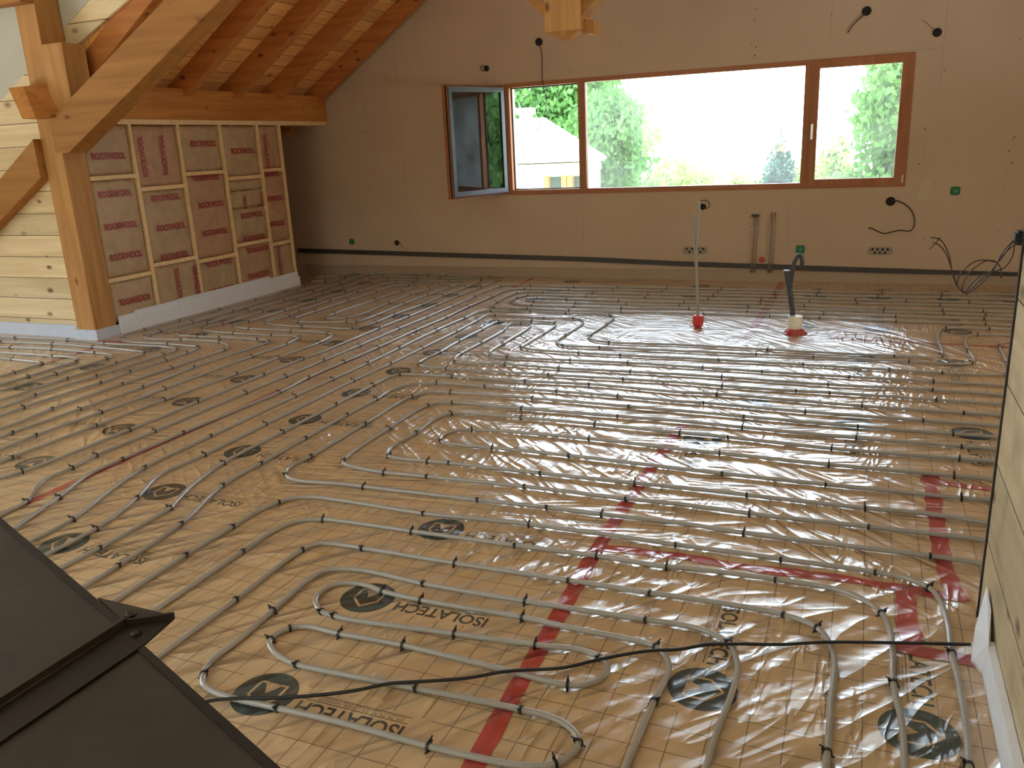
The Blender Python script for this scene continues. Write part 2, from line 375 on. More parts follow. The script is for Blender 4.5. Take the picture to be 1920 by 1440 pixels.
def text_mesh(s, size, bold=.0, spacing=1.0):
    key = (s, size, bold)
    if key in FONT: return FONT[key]
    cu = bpy.data.curves.new('txt', 'FONT'); cu.body = s; cu.size = size; cu.align_x = 'CENTER'; cu.align_y = 'CENTER'
    cu.offset = bold; cu.space_character = spacing; cu.resolution_u = 3
    o = bpy.data.objects.new('txt', cu); COL.objects.link(o)
    dg = bpy.context.evaluated_depsgraph_get(); dg.update()
    me = bpy.data.meshes.new_from_object(o.evaluated_get(dg))
    bpy.data.objects.remove(o); FONT[key] = me
    return me

# ---------------------------------------------------------------- room shell
WY = 9.78
SL = .659; RZ = lambda x: SL*x + 6.697          # underside of the left roof slope
RIDGE_X = -1.92; RIDGE_Z = RZ(RIDGE_X)
RZR = lambda x: RIDGE_Z - SL*(x-RIDGE_X)
# floor (film laid over the boards)
fl = struct('floor', box_bm(-9.6, 4.6, -3.4, 9.8, -.05, 0), M['film'])
# far wall with window opening
WX0, WX1, WZ0, WZ1 = -4.12, .375, 1.022, 2.338
bm = bmesh.new()
def wallpoly(pts): prism_bm(pts, 1, WY, WY+.32, bm)
wallpoly([(-9.6, 0), (WX0, 0), (WX0, RZ(WX0)+.25), (-9.6, RZ(-9.6)+.25)])
wallpoly([(WX0, 0), (WX1, 0), (WX1, WZ0), (WX0, WZ0)])
wallpoly([(WX0, WZ1), (WX1, WZ1), (WX1, RZR(WX1)+.25), (RIDGE_X, RIDGE_Z+.25), (WX0, RZ(WX0)+.25)])
wallpoly([(WX1, 0), (4.6, 0), (4.6, RZR(4.6)+.25), (WX1, RZR(WX1)+.25)])
wf = struct('wall_far', bm, M['plaster'])
def wall_mark(name, bm): child(name, bm, M['joint'], wf)
for x, z0, z1 in ((-.44, 2.5, 4.0), (-3.16, .1, 1.0), (-.77, .1, .95), (-5.6, .5, 3.0), (.62, 2.0, 2.75)):
    wall_mark('board_joint', box_bm(x-.002, x+.002, WY-.0008, WY+.001, z0, z1))
wall_mark('board_joint', box_bm(-.02, .62, WY-.0008, WY+.001, 2.352, 2.357))
for k in range(60):
    x = random.choice((-4.9, -3.3, -2.7, -1.2, -.44, .5, .62, 1.3, -6.1))+random.uniform(-.03, .03); z = random.uniform(.3, 3.0)
    if WX0-.05 < x < WX1+.05 and WZ0-.05 < z < WZ1+.05: continue
    if z > RZ(x)-.1: continue
    b = bmesh.new(); bmesh.ops.create_circle(b, cap_ends=True, radius=random.uniform(.004, .008), segments=8, matrix=Matrix.Translation((x, WY-.0012, z)) @ Matrix.Rotation(R(90), 4, 'X'))
    if k == 0: acc = b
    else:
        me = bpy.data.meshes.new('t'); b.to_mesh(me); b.free(); acc.from_mesh(me); bpy.data.meshes.remove(me)
o = child('screw_heads', acc, M['hole'], wf); o['kind'] = 'stuff'
# low board at the foot of the far wall
struct('baseboard_far', box_bm(-7.3, 2.2, WY-.016, WY, 0, .12), M['joint'])
# roof slopes: boards over rafters on the left, boarding out of sight elsewhere
TY = 5.63                                        # front face of the timber frame
roof = prism_bm([(-9.6, RZ(-9.6)+.24), (RIDGE_X, RIDGE_Z+.24), (RIDGE_X, RIDGE_Z+.32), (-9.6, RZ(-9.6)+.32)], 1, 5.93, 10.05)
struct('ceiling', roof, M['roofboard'])
NZ = lambda x: 5.43 + .29*(x-RIDGE_X)            # higher ceiling of the near part
struct('ceiling_left', prism_bm([(-9.6, NZ(-9.6)), (RIDGE_X, RIDGE_Z), (RIDGE_X, RIDGE_Z+.1), (-9.6, NZ(-9.6)+.1)], 1, -3.4, 5.9), M['ceil'])
struct('ceiling_right', prism_bm([(RIDGE_X, RIDGE_Z), (4.6, RZR(4.6)), (4.6, RZR(4.6)+.45), (RIDGE_X, RIDGE_Z+.45)], 1, -3.4, 10.05), M['ceil'])
bm = box_bm(-9.65, -9.55, -3.4, 1.4, 0, 3.3); box_bm(-9.65, -9.55, 3.8, 5.9, 0, 3.3, bm=bm)
box_bm(-9.65, -9.55, 1.4, 3.8, 0, .8, bm=bm); box_bm(-9.65, -9.55, 1.4, 3.8, 2.1, 3.3, bm=bm)
struct('wall_left', bm, M['ceil'])
bm = box_bm(3.3, 3.4, -3.4, 4.3, 0, 2.05); box_bm(3.3, 3.4, 6.9, 9.8, 0, 2.05, bm=bm); box_bm(3.3, 3.4, 4.3, 6.9, 0, .8, bm=bm); box_bm(3.3, 3.4, 4.3, 6.9, 1.8, 2.05, bm=bm)  # unseen wall, its opening added to carry the right fill lamp
struct('wall_right', bm, M['plaster'])
bm = bmesh.new()
prism_bm([(-9.6, 0), (-6.0, 0), (-6.0, RZ(-6)), (-9.6, RZ(-9.6))], 1, -3.5, -3.4, bm)
prism_bm([(-.4, 0), (4.6, 0), (4.6, RZR(4.6)), (-.4, RZR(-.4))], 1, -3.5, -3.4, bm)
prism_bm([(-6, 0), (-.4, 0), (-.4, .7), (-6, .7)], 1, -3.5, -3.4, bm)
prism_bm([(-6, 2.7), (-5, RZ(-5)), (RIDGE_X, RIDGE_Z), (-.4, RZR(-.4)), (-.4, 2.7)], 1, -3.5, -3.4, bm)
struct('wall_rear', bm, M['plaster'])  # unseen wall, opened to admit sky light beside the added rear fill
# partition in the plane of the timber frame: planks below, white board above the line of the lower roof
struct('wall_plank', prism_bm([(-9.55, 0), (-6.98, 0), (-6.98, 2.495), (-9.55, 1.09)], 1, 5.68, 5.74), M['plank'])
struct('wall_board', prism_bm([(-9.55, 1.09), (-6.98, 2.495), (-6.98, 4.0), (-9.55, 3.3)], 1, 5.685, 5.745), M['ceil'])
struct('wall_plank_upper', prism_bm([(-6.99, 2.50), (-5.0, 3.37), (-3.4, 4.07), (-3.4, 4.66), (-4.2, 4.2), (-6.99, 2.665)], 1, 5.885, 5.92), M['plank'])
struct('wall_board_upper', prism_bm([(-6.99, 2.665), (-4.2, 4.2), (-3.4, 4.66), (-3.0, 5.1), (-6.99, 4.0)], 1, 5.88, 5.915), M['ceil'])
struct('wall_board_gable', prism_bm([(-9.55, RZ(-9.55)+.33), (RIDGE_X, RIDGE_Z+.33), (RIDGE_X, RIDGE_Z+.45), (-9.55, NZ(-9.55)+.2)], 1, 5.93, 5.98), M['ceil'])
struct('wall_back_left', box_bm(-9.5, -9.4, 5.74, 9.8, 0, .7), M['plaster'])

PIPES = [
  ('grey heating pipe coiled in the double hairpin closest to the camera, under the black cable', [(-0.298, 1.792, 0), (-0.291, 1.855, 0), (-0.285, 2.019, 0), (-0.273, 2.172, 0), (-0.272, 2.32, 0), (-0.295, 2.402, 0), (-0.32, 2.451, 1), (-0.402, 2.495, 0), (-0.482, 2.507, 0), (-0.611, 2.5, 1), (-1.055, 2.481, 1), (-1.477, 2.478, 1), (-1.687, 2.494, 0), (-1.769, 2.494, 0), (-1.862, 2.474, 0), (-1.906, 2.445, 0), (-1.926, 2.384, 0), (-1.919, 2.132, 1), (-1.909, 1.935, 0), (-1.917, 1.828, 0), (-1.91, 1.778, 0), (-1.888, 1.738, 1), (-1.858, 1.701, 0), (-1.81, 1.68, 0), (-1.731, 1.67, 0), (-1.546, 1.677, 1), (-1.322, 1.686, 0), (-1.03, 1.683, 1), (-0.837, 1.69, 0), (-0.762, 1.698, 0), (-0.671, 1.736, 1), (-0.64, 1.787, 0), (-0.638, 1.836, 1), (-0.671, 1.88, 0), (-0.747, 1.911, 0), (-0.843, 1.913, 1), (-1.19, 1.9, 1), (-1.455, 1.886, 0), (-1.627, 1.882, 1), (-1.722, 1.904, 0), (-1.789, 1.947, 0), (-1.802, 1.973, 1), (-1.807, 2.003, 0), (-1.783, 2.052, 1), (-1.735, 2.08, 0), (-1.593, 2.08, 1), (-1.346, 2.09, 1), (-0.945, 2.074, 0), (-0.75, 2.068, 1), (-0.7, 2.087, 0), (-0.661, 2.13, 0), (-0.655, 2.185, 0), (-0.672, 2.224, 0), (-0.699, 2.235, 1), (-0.76, 2.256, 0), (-0.921, 2.235, 1), (-1.21, 2.208, 1), (-1.644, 2.168, 0), (-1.679, 2.174, 1), (-1.74, 2.183, 1), (-1.794, 2.222, 0), (-1.818, 2.261, 0), (-1.825, 2.317, 0), (-1.803, 2.368, 0), (-1.747, 2.395, 0), (-1.674, 2.396, 0), (-1.6, 2.378, 1), (-1.428, 2.368, 1), (-1.025, 2.378, 1), (-0.834, 2.368, 0), (-0.645, 2.367, 0), (-0.541, 2.353, 1), (-0.493, 2.304, 0), (-0.472, 2.232, 0), (-0.482, 2.078, 1), (-0.486, 1.926, 0), (-0.49, 1.785, 0), (-0.486, 1.715, 0)]),
  ('grey heating pipe rounding the near double hairpin as the next loop outside it', [(0.003, 1.889, 0), (0.002, 1.959, 0), (0.004, 2.022, 1), (0.005, 2.26, 0), (0.007, 2.444, 0), (-0.01, 2.545, 0), (-0.055, 2.631, 1), (-0.168, 2.68, 1), (-0.518, 2.685, 0), (-0.639, 2.679, 1), (-0.954, 2.674, 1), (-1.433, 2.662, 1), (-1.869, 2.661, 1), (-1.972, 2.659, 0), (-2.069, 2.641, 0), (-2.109, 2.569, 1), (-2.107, 2.149, 1), (-2.108, 1.763, 0), (-2.109, 1.62, 0)]),
  ('grey heating pipe on the second loop outside the near double hairpin', [(0.195, 1.958, 0), (0.193, 2.027, 0), (0.192, 2.201, 0), (0.174, 2.395, 1), (0.176, 2.602, 0), (0.168, 2.707, 0), (0.146, 2.794, 1), (0.084, 2.869, 0), (-0.012, 2.913, 0), (-0.218, 2.919, 1), (-0.562, 2.902, 0), (-0.622, 2.89, 1), (-0.908, 2.893, 1), (-1.259, 2.878, 1), (-1.745, 2.866, 1), (-2.106, 2.86, 0), (-2.201, 2.85, 1), (-2.298, 2.801, 0), (-2.344, 2.705, 0), (-2.349, 2.476, 1), (-2.35, 1.988, 0), (-2.354, 1.803, 0)]),
  ('grey heating pipe turning beside the plank wall as the outermost of the near curves', [(0.348, 2.013, 0), (0.347, 2.091, 1), (0.353, 2.182, 0), (0.355, 2.423, 0), (0.348, 2.614, 1), (0.35, 2.801, 0), (0.337, 2.934, 0), (0.306, 3.025, 1), (0.229, 3.074, 0), (0.127, 3.087, 1), (-0.213, 3.088, 1), (-0.598, 3.085, 0), (-0.627, 3.084, 1), (-1.276, 3.084, 1), (-1.782, 3.045, 1), (-2.239, 3.058, 0), (-2.398, 3.05, 0), (-2.487, 3.013, 0), (-2.526, 2.951, 1), (-2.557, 2.846, 0), (-2.56, 2.66, 1), (-2.566, 2.374, 1), (-2.555, 1.986, 0), (-2.551, 1.845, 0)]),
  ('grey heating pipe with the nearest left bend of the mid floor stack', [(0.567, 3.256, 0), (0.505, 3.273, 0), (0.325, 3.283, 1), (-0.379, 3.273, 1), (-0.638, 3.287, 0), (-1.0, 3.275, 1), (-1.262, 3.273, 1), (-1.606, 3.255, 1), (-2.227, 3.237, 1), (-2.357, 3.234, 0), (-2.576, 3.206, 0), (-2.658, 3.219, 0), (-2.712, 3.253, 1), (-2.755, 3.31, 0), (-2.766, 3.386, 0), (-2.753, 3.522, 1), (-2.76, 4.09, 1), (-2.76, 4.684, 1), (-2.684, 4.811, 0), (-2.542, 4.837, 1), (-1.943, 4.847, 1), (-1.286, 4.833, 1), (-0.946, 4.825, 0), (-0.58, 4.814, 1), (0.046, 4.795, 1), (0.522, 4.795, 1), (0.74, 4.794, 0), (0.802, 4.762, 0)]),
  ('grey heating pipe with the second nearest left bend of the mid floor stack', [(0.596, 3.487, 0), (0.54, 3.49, 0), (0.103, 3.482, 1), (-0.381, 3.471, 1), (-0.677, 3.481, 0), (-0.94, 3.469, 1), (-1.45, 3.468, 1), (-1.979, 3.444, 1), (-2.225, 3.432, 1), (-2.375, 3.445, 0), (-2.496, 3.476, 0), (-2.534, 3.514, 1), (-2.553, 3.598, 0), (-2.569, 4.062, 1), (-2.555, 4.532, 1), (-2.507, 4.604, 0), (-2.427, 4.632, 1), (-1.931, 4.626, 1), (-1.302, 4.629, 1), (-0.907, 4.633, 0), (-0.564, 4.616, 1), (0.041, 4.597, 1), (0.546, 4.603, 1), (0.706, 4.605, 0), (0.756, 4.595, 0)]),
  ('grey heating pipe with the third nearest left bend of the mid floor stack', [(0.626, 3.651, 0), (0.565, 3.661, 0), (0.34, 3.686, 0), (0.088, 3.673, 1), (-0.418, 3.669, 1), (-0.715, 3.669, 0), (-0.947, 3.66, 1), (-1.436, 3.65, 1), (-1.954, 3.647, 1), (-2.079, 3.641, 1), (-2.221, 3.63, 0), (-2.326, 3.648, 1), (-2.369, 3.707, 0), (-2.382, 3.791, 0), (-2.366, 4.028, 1), (-2.371, 4.316, 0), (-2.325, 4.416, 1), (-1.865, 4.453, 1), (-1.392, 4.451, 1), (-0.884, 4.432, 1), (-0.616, 4.429, 1), (-0.077, 4.397, 1), (0.521, 4.41, 1), (0.676, 4.414, 0), (0.721, 4.41, 0)]),
  ('grey heating pipe folded in the short hairpin at the middle of the floor', [(0.647, 3.902, 0), (0.6, 3.911, 0), (0.486, 3.905, 1), (-0.085, 3.897, 1), (-0.565, 3.897, 1), (-1.375, 3.924, 1), (-1.824, 3.922, 1), (-1.993, 3.913, 0), (-2.15, 3.939, 1), (-2.187, 4.029, 0), (-2.161, 4.116, 0), (-2.065, 4.168, 1), (-1.351, 4.204, 1), (-0.816, 4.175, 0), (-0.621, 4.172, 1), (-0.081, 4.159, 1), (0.478, 4.17, 1), (0.64, 4.174, 0), (0.7, 4.16, 0)]),
  ('grey heating pipe running from the steel plates to the third row behind the central hairpin', [(-2.763, 1.987, 0), (-2.776, 2.212, 1), (-2.82, 2.611, 1), (-2.951, 3.04, 1), (-2.958, 3.35, 1), (-2.968, 3.768, 1), (-2.975, 4.221, 1), (-2.97, 4.569, 1), (-2.977, 4.805, 0), (-2.915, 4.948, 0), (-2.747, 5.026, 1), (-2.366, 5.026, 1), (-1.84, 5.035, 1), (-1.413, 5.028, 1), (-0.983, 5.013, 0), (-0.854, 5.019, 1), (-0.247, 4.991, 1), (0.387, 4.992, 1), (0.768, 4.992, 0), (0.828, 4.962, 0)]),
  ('grey heating pipe running from the steel plates to the fourth row behind the central hairpin', [(-3.003, 2.087, 0), (-2.991, 2.31, 1), (-3.0, 2.701, 0), (-3.007, 2.737, 1), (-3.108, 2.994, 0), (-3.172, 3.302, 1), (-3.174, 3.826, 1), (-3.178, 4.393, 1), (-3.18, 4.87, 1), (-3.174, 5.089, 0), (-3.13, 5.164, 1), (-2.715, 5.211, 1), (-2.141, 5.218, 1), (-1.678, 5.25, 1), (-1.023, 5.211, 0), (-0.805, 5.228, 1), (0.064, 5.189, 1), (0.608, 5.192, 1), (0.798, 5.198, 0), (0.855, 5.167, 0)]),
  ('grey heating pipe stepping round the bare patch corner, nearer of two', [(-3.167, 2.147, 0), (-3.173, 2.452, 1), (-3.269, 2.783, 1), (-3.392, 3.061, 0), (-3.373, 3.376, 1), (-3.382, 3.925, 1), (-3.392, 4.939, 1), (-3.373, 5.439, 1), (-3.372, 5.966, 1), (-3.369, 6.604, 1), (-3.384, 7.101, 1), (-3.386, 7.315, 0), (-3.311, 7.363, 1), (-2.776, 7.317, 1), (-2.494, 7.35, 1), (-2.408, 7.315, 0), (-2.342, 7.181, 1), (-2.342, 6.658, 1), (-2.33, 6.408, 0), (-2.228, 6.293, 1), (-1.913, 6.29, 1), (-0.687, 6.32, 1), (-0.278, 6.332, 1), (0.365, 6.337, 1), (0.699, 6.341, 0), (0.76, 6.389, 1), (0.79, 6.497, 0), (0.78, 6.745, 1), (0.787, 7.053, 0), (0.824, 7.246, 0), (0.889, 7.316, 1), (1.131, 7.338, 0), (1.234, 7.345, 0)]),
  ('grey heating pipe stepping round the bare patch corner, farther of two', [(-3.359, 2.224, 0), (-3.375, 2.495, 1), (-3.49, 2.822, 0), (-3.563, 3.117, 1), (-3.57, 3.642, 1), (-3.582, 4.492, 1), (-3.572, 4.935, 1), (-3.566, 5.407, 1), (-3.572, 5.917, 1), (-3.582, 6.616, 1), (-3.561, 7.172, 1), (-3.539, 7.46, 0), (-3.441, 7.55, 1), (-3.024, 7.591, 1), (-2.644, 7.573, 1), (-2.19, 7.563, 1), (-2.126, 7.464, 0), (-2.112, 7.144, 1), (-2.123, 6.666, 1), (-2.063, 6.542, 0), (-1.887, 6.472, 1), (-1.282, 6.507, 0), (-0.621, 6.489, 1), (0.272, 6.473, 1), (0.518, 6.495, 0), (0.586, 6.557, 1), (0.603, 6.669, 0), (0.598, 7.045, 0), (0.628, 7.37, 0), (0.676, 7.508, 1), (1.002, 7.548, 1), (1.158, 7.544, 0), (1.263, 7.544, 0)]),
  ('grey heating pipe folded left of the bare patch in the inner of two nested hairpins', [(0.912, 5.592, 0), (0.877, 5.614, 0), (0.473, 5.636, 1), (-0.145, 5.611, 1), (-0.837, 5.634, 1), (-1.108, 5.636, 0), (-1.484, 5.626, 1), (-2.026, 5.608, 1), (-2.467, 5.615, 1), (-2.755, 5.577, 0), (-2.88, 5.605, 1), (-2.934, 5.706, 0), (-2.959, 5.848, 1), (-2.952, 6.229, 1), (-2.953, 6.736, 1), (-2.99, 6.984, 0), (-2.902, 7.032, 1), (-2.794, 6.996, 1), (-2.766, 6.892, 0), (-2.754, 6.23, 1), (-2.742, 5.955, 0), (-2.677, 5.862, 0), (-2.536, 5.828, 1), (-2.016, 5.846, 1), (-1.567, 5.864, 1), (-1.006, 5.851, 1), (-0.59, 5.838, 1), (-0.02, 5.83, 1), (0.49, 5.836, 1), (0.914, 5.833, 0), (0.941, 5.811, 0)]),
  ('grey heating pipe folded left of the bare patch in the outer of two nested hairpins', [(0.882, 5.366, 0), (0.837, 5.408, 1), (0.48, 5.42, 1), (-0.128, 5.424, 1), (-0.332, 5.414, 1), (-0.801, 5.418, 1), (-1.067, 5.433, 0), (-1.486, 5.429, 1), (-2.036, 5.415, 1), (-2.865, 5.412, 1), (-3.038, 5.421, 0), (-3.128, 5.466, 1), (-3.166, 5.569, 0), (-3.156, 5.867, 1), (-3.172, 6.251, 1), (-3.168, 6.733, 1), (-3.148, 7.076, 1), (-3.042, 7.153, 0), (-2.845, 7.163, 1), (-2.597, 7.119, 1), (-2.559, 7.039, 0), (-2.549, 6.681, 1), (-2.553, 6.245, 0), (-2.542, 6.146, 1), (-2.452, 6.109, 0), (-2.026, 6.079, 1), (-1.681, 6.077, 1), (-0.931, 6.097, 1), (-0.333, 6.089, 1), (0.232, 6.075, 1), (0.558, 6.066, 1), (0.812, 6.079, 0), (0.935, 6.112, 1), (0.981, 6.114, 0)]),
  ('grey heating pipe looping as the outer of three nested hairpins before the far wall', [(1.284, 7.69, 0), (1.18, 7.712, 0), (0.996, 7.734, 1), (0.315, 7.721, 1), (-0.307, 7.756, 1), (-0.736, 7.762, 1), (-1.336, 7.768, 1), (-1.433, 7.767, 0), (-2.128, 7.733, 1), (-2.66, 7.713, 1), (-3.111, 7.726, 1), (-3.479, 7.739, 1), (-3.556, 7.806, 0), (-3.583, 8.022, 1), (-3.566, 8.567, 1), (-3.487, 8.664, 0), (-3.288, 8.662, 1), (-2.717, 8.697, 1), (-2.1, 8.726, 1), (-1.407, 8.733, 1), (-0.776, 8.745, 1), (-0.022, 8.692, 1), (0.43, 8.688, 1), (0.961, 8.677, 1), (1.34, 8.66, 0), (1.416, 8.608, 0)]),
  ('grey heating pipe looping as the middle of three nested hairpins before the far wall', [(1.315, 7.907, 0), (1.233, 7.939, 0), (1.006, 7.944, 1), (0.317, 7.935, 1), (-0.282, 7.946, 1), (-0.961, 7.959, 1), (-1.517, 7.987, 1), (-2.175, 7.918, 1), (-2.677, 7.92, 1), (-3.131, 7.909, 1), (-3.299, 7.933, 0), (-3.42, 8.015, 1), (-3.448, 8.272, 1), (-3.393, 8.45, 1), (-2.727, 8.49, 1), (-2.082, 8.516, 1), (-1.426, 8.53, 1), (-0.898, 8.543, 1), (-0.439, 8.53, 1), (-0.008, 8.511, 1), (0.708, 8.518, 1), (1.311, 8.502, 0), (1.391, 8.428, 0)]),
  ('grey heating pipe folded as the innermost of three hairpins before the far wall', [(1.342, 8.089, 0), (1.258, 8.132, 0), (1.036, 8.129, 1), (0.713, 8.126, 1), (0.222, 8.137, 1), (-0.975, 8.16, 1), (-1.638, 8.143, 1), (-2.175, 8.113, 1), (-2.717, 8.103, 1), (-3.187, 8.114, 1), (-3.289, 8.163, 0), (-3.319, 8.238, 1), (-3.226, 8.304, 1), (-2.888, 8.307, 1), (-2.304, 8.272, 1), (-1.628, 8.3, 1), (-0.886, 8.344, 1), (-0.473, 8.298, 1), (0.228, 8.269, 1), (0.714, 8.289, 1), (1.037, 8.284, 1), (1.278, 8.276, 0), (1.362, 8.231, 0)]),
  ('grey heating pipe following the long red tape toward the far wall', [(-3.55, 2.303, 0), (-3.68, 2.672, 1), (-3.789, 2.951, 0), (-3.796, 3.181, 1), (-3.792, 3.648, 1), (-3.757, 4.546, 1), (-3.786, 4.93, 1), (-3.781, 5.404, 1), (-3.773, 5.908, 1), (-3.776, 6.579, 1), (-3.764, 7.179, 1), (-3.783, 7.733, 1), (-3.761, 8.309, 1), (-3.752, 8.74, 0), (-3.678, 8.832, 0), (-3.594, 8.858, 1), (-3.044, 8.84, 1), (-2.544, 8.905, 1), (-1.994, 8.92, 1), (-1.388, 8.928, 1), (-0.81, 8.936, 1), (-0.393, 8.9, 1), (0.181, 8.886, 1), (0.742, 8.913, 1), (1.368, 8.873, 0), (1.447, 8.822, 0)]),
  ('grey heating pipe just left of the long red tape, turning along the far wall', [(-3.764, 2.372, 0), (-3.795, 2.581, 1), (-3.916, 2.732, 0), (-3.965, 2.83, 0), (-3.973, 2.999, 1), (-4.005, 3.189, 1), (-3.995, 3.621, 1), (-3.996, 4.478, 1), (-3.984, 4.919, 1), (-3.982, 5.406, 1), (-3.977, 5.938, 1), (-3.979, 6.618, 1), (-3.969, 7.17, 1), (-3.971, 7.753, 1), (-3.972, 8.279, 1), (-3.994, 8.495, 0), (-3.952, 8.982, 1), (-3.915, 9.058, 0), (-3.603, 9.072, 1), (-3.049, 9.056, 1), (-2.539, 9.097, 1), (-1.983, 9.122, 1), (-1.387, 9.116, 1), (-0.376, 9.09, 1), (0.219, 9.113, 1), (0.764, 9.131, 1), (1.406, 9.151, 0), (1.484, 9.076, 0)]),
  ('pale heating pipe that turns nearest the far wall left of the red tape', [(-4.302, 2.75, 0), (-4.249, 2.773, 0), (-4.205, 2.873, 1), (-4.18, 3.599, 1), (-4.185, 4.2, 1), (-4.194, 4.916, 1), (-4.189, 5.413, 1), (-4.172, 5.631, 0), (-4.183, 6.596, 1), (-4.173, 7.153, 1), (-4.174, 7.772, 1), (-4.184, 8.304, 1), (-4.163, 8.864, 1), (-4.166, 9.332, 1), (-4.179, 9.537, 1), (-4.386, 9.658, 1), (-5.004, 9.649, 1), (-5.3, 9.694, 1), (-5.995, 9.77, 0), (-6.206, 9.661, 1), (-6.18, 8.928, 1), (-6.153, 8.3, 1), (-6.167, 7.75, 1), (-6.179, 7.128, 1), (-6.147, 6.467, 1), (-6.17, 6.108, 0), (-6.124, 6.012, 1), (-5.994, 5.935, 0), (-5.776, 5.932, 1), (-5.525, 5.944, 1), (-5.073, 5.938, 1), (-4.967, 5.93, 0), (-4.904, 5.872, 1), (-4.896, 5.817, 1), (-4.939, 4.973, 1), (-4.897, 4.398, 1), (-4.902, 3.85, 1), (-4.911, 3.346, 1), (-4.908, 3.261, 0), (-4.952, 3.222, 0)]),
  ('white heating pipe weaving the long serpentine between timber post and red tape', [(-4.703, 3.041, 0), (-4.687, 3.098, 0), (-4.704, 3.35, 1), (-4.686, 3.834, 1), (-4.688, 4.411, 1), (-4.693, 5.394, 1), (-4.676, 5.835, 1), (-4.717, 6.045, 0), (-4.741, 6.114, 1), (-4.841, 6.131, 0), (-5.065, 6.125, 1), (-5.513, 6.122, 1), (-5.826, 6.149, 0), (-5.962, 6.213, 1), (-6.001, 6.305, 0), (-5.965, 6.483, 1), (-5.96, 7.114, 1), (-5.968, 7.744, 1), (-5.968, 8.232, 1), (-5.954, 8.653, 1), (-5.974, 9.145, 0), (-6.017, 9.46, 0), (-5.93, 9.573, 1), (-5.364, 9.519, 1), (-5.018, 9.492, 1), (-4.52, 9.474, 0), (-4.397, 9.409, 1), (-4.38, 9.334, 1), (-4.355, 8.854, 1), (-4.367, 8.293, 1), (-4.346, 7.764, 1), (-4.374, 7.209, 1), (-4.363, 6.841, 1), (-4.383, 6.663, 0), (-4.444, 6.539, 1), (-4.547, 6.512, 0), (-4.633, 6.52, 0), (-5.002, 6.516, 1), (-5.315, 6.533, 0), (-5.516, 6.607, 1), (-5.551, 6.751, 0), (-5.505, 6.97, 1), (-5.556, 7.207, 1), (-5.565, 7.798, 1), (-5.553, 8.357, 1), (-5.547, 8.952, 0), (-5.453, 9.108, 1), (-5.184, 9.097, 1), (-4.905, 9.07, 0), (-4.791, 9.001, 1), (-4.779, 8.737, 1), (-4.799, 8.29, 1), (-4.79, 7.787, 1), (-4.74, 7.135, 0), (-4.79, 6.973, 1), (-4.919, 6.917, 0), (-5.012, 6.934, 1), (-5.048, 7.025, 0), (-5.062, 7.157, 1), (-5.05, 7.95, 1), (-5.044, 8.532, 1), (-5.027, 8.85, 1), (-5.158, 8.907, 1), (-5.313, 8.855, 0), (-5.339, 8.439, 1), (-5.346, 7.851, 1), (-5.353, 7.222, 1), (-5.347, 6.842, 1), (-5.325, 6.779, 0), (-5.249, 6.74, 0), (-5.196, 6.72, 1), (-4.945, 6.729, 0), (-4.668, 6.786, 1), (-4.575, 6.82, 1), (-4.555, 7.138, 0), (-4.581, 7.766, 1), (-4.579, 8.306, 1), (-4.563, 8.843, 1), (-4.576, 9.218, 1), (-4.773, 9.281, 1), (-5.258, 9.296, 1), (-5.69, 9.293, 1), (-5.755, 8.978, 1), (-5.728, 8.349, 1), (-5.75, 7.791, 1), (-5.744, 7.201, 1), (-5.755, 6.626, 1), (-5.795, 6.47, 0), (-5.717, 6.375, 1), (-5.501, 6.332, 1), (-4.992, 6.324, 1), (-4.571, 6.312, 1), (-4.468, 6.242, 0), (-4.411, 5.958, 1), (-4.428, 5.409, 1), (-4.432, 4.892, 1), (-4.465, 4.181, 1), (-4.474, 3.605, 1), (-4.48, 3.016, 1), (-4.466, 2.934, 0), (-4.477, 2.877, 0)]),
  ('white heating pipe second out from the knee wall, doubling back at the far left corner', [(-5.15, 3.366, 0), (-5.08, 3.389, 0), (-5.111, 3.797, 1), (-5.131, 4.425, 1), (-5.116, 4.921, 1), (-5.115, 5.528, 1), (-5.17, 5.65, 0), (-5.377, 5.776, 1), (-5.827, 5.772, 1), (-6.201, 5.749, 0), (-6.326, 5.824, 1), (-6.364, 5.91, 0), (-6.37, 6.053, 1), (-6.354, 6.483, 1), (-6.348, 7.09, 1), (-6.381, 8.301, 1), (-6.369, 8.88, 1), (-6.4, 9.354, 1), (-6.373, 9.654, 1), (-6.487, 9.733, 1), (-6.612, 9.572, 1), (-6.773, 9.449, 1), (-6.855, 9.306, 1), (-6.838, 9.112, 0), (-6.714, 9.035, 1), (-6.557, 9.125, 1)]),
  ('white heating pipe hugging the foam strip of the insulated knee wall', [(-5.389, 3.54, 0), (-5.343, 3.583, 0), (-5.361, 3.774, 1), (-5.344, 4.414, 1), (-5.369, 4.724, 1), (-5.368, 5.112, 1), (-5.375, 5.361, 1), (-5.436, 5.568, 1), (-5.569, 5.588, 0), (-5.827, 5.605, 1), (-6.296, 5.603, 0), (-6.498, 5.697, 1), (-6.599, 5.825, 0), (-6.593, 6.077, 1), (-6.561, 6.509, 1), (-6.573, 7.135, 1), (-6.551, 7.713, 1), (-6.548, 8.278, 1), (-6.594, 8.724, 1)]),
  ('white heating pipe bending in front of the timber post, outermost of the nested bends there', [(-8.079, 5.494, 0), (-7.895, 5.474, 0), (-7.694, 5.49, 1), (-7.031, 5.537, 1), (-6.489, 5.491, 1), (-5.938, 5.512, 0), (-5.688, 5.495, 0), (-5.574, 5.437, 1), (-5.551, 5.272, 1), (-5.549, 4.557, 1), (-5.559, 4.019, 1), (-5.53, 3.722, 0), (-5.573, 3.673, 0)]),
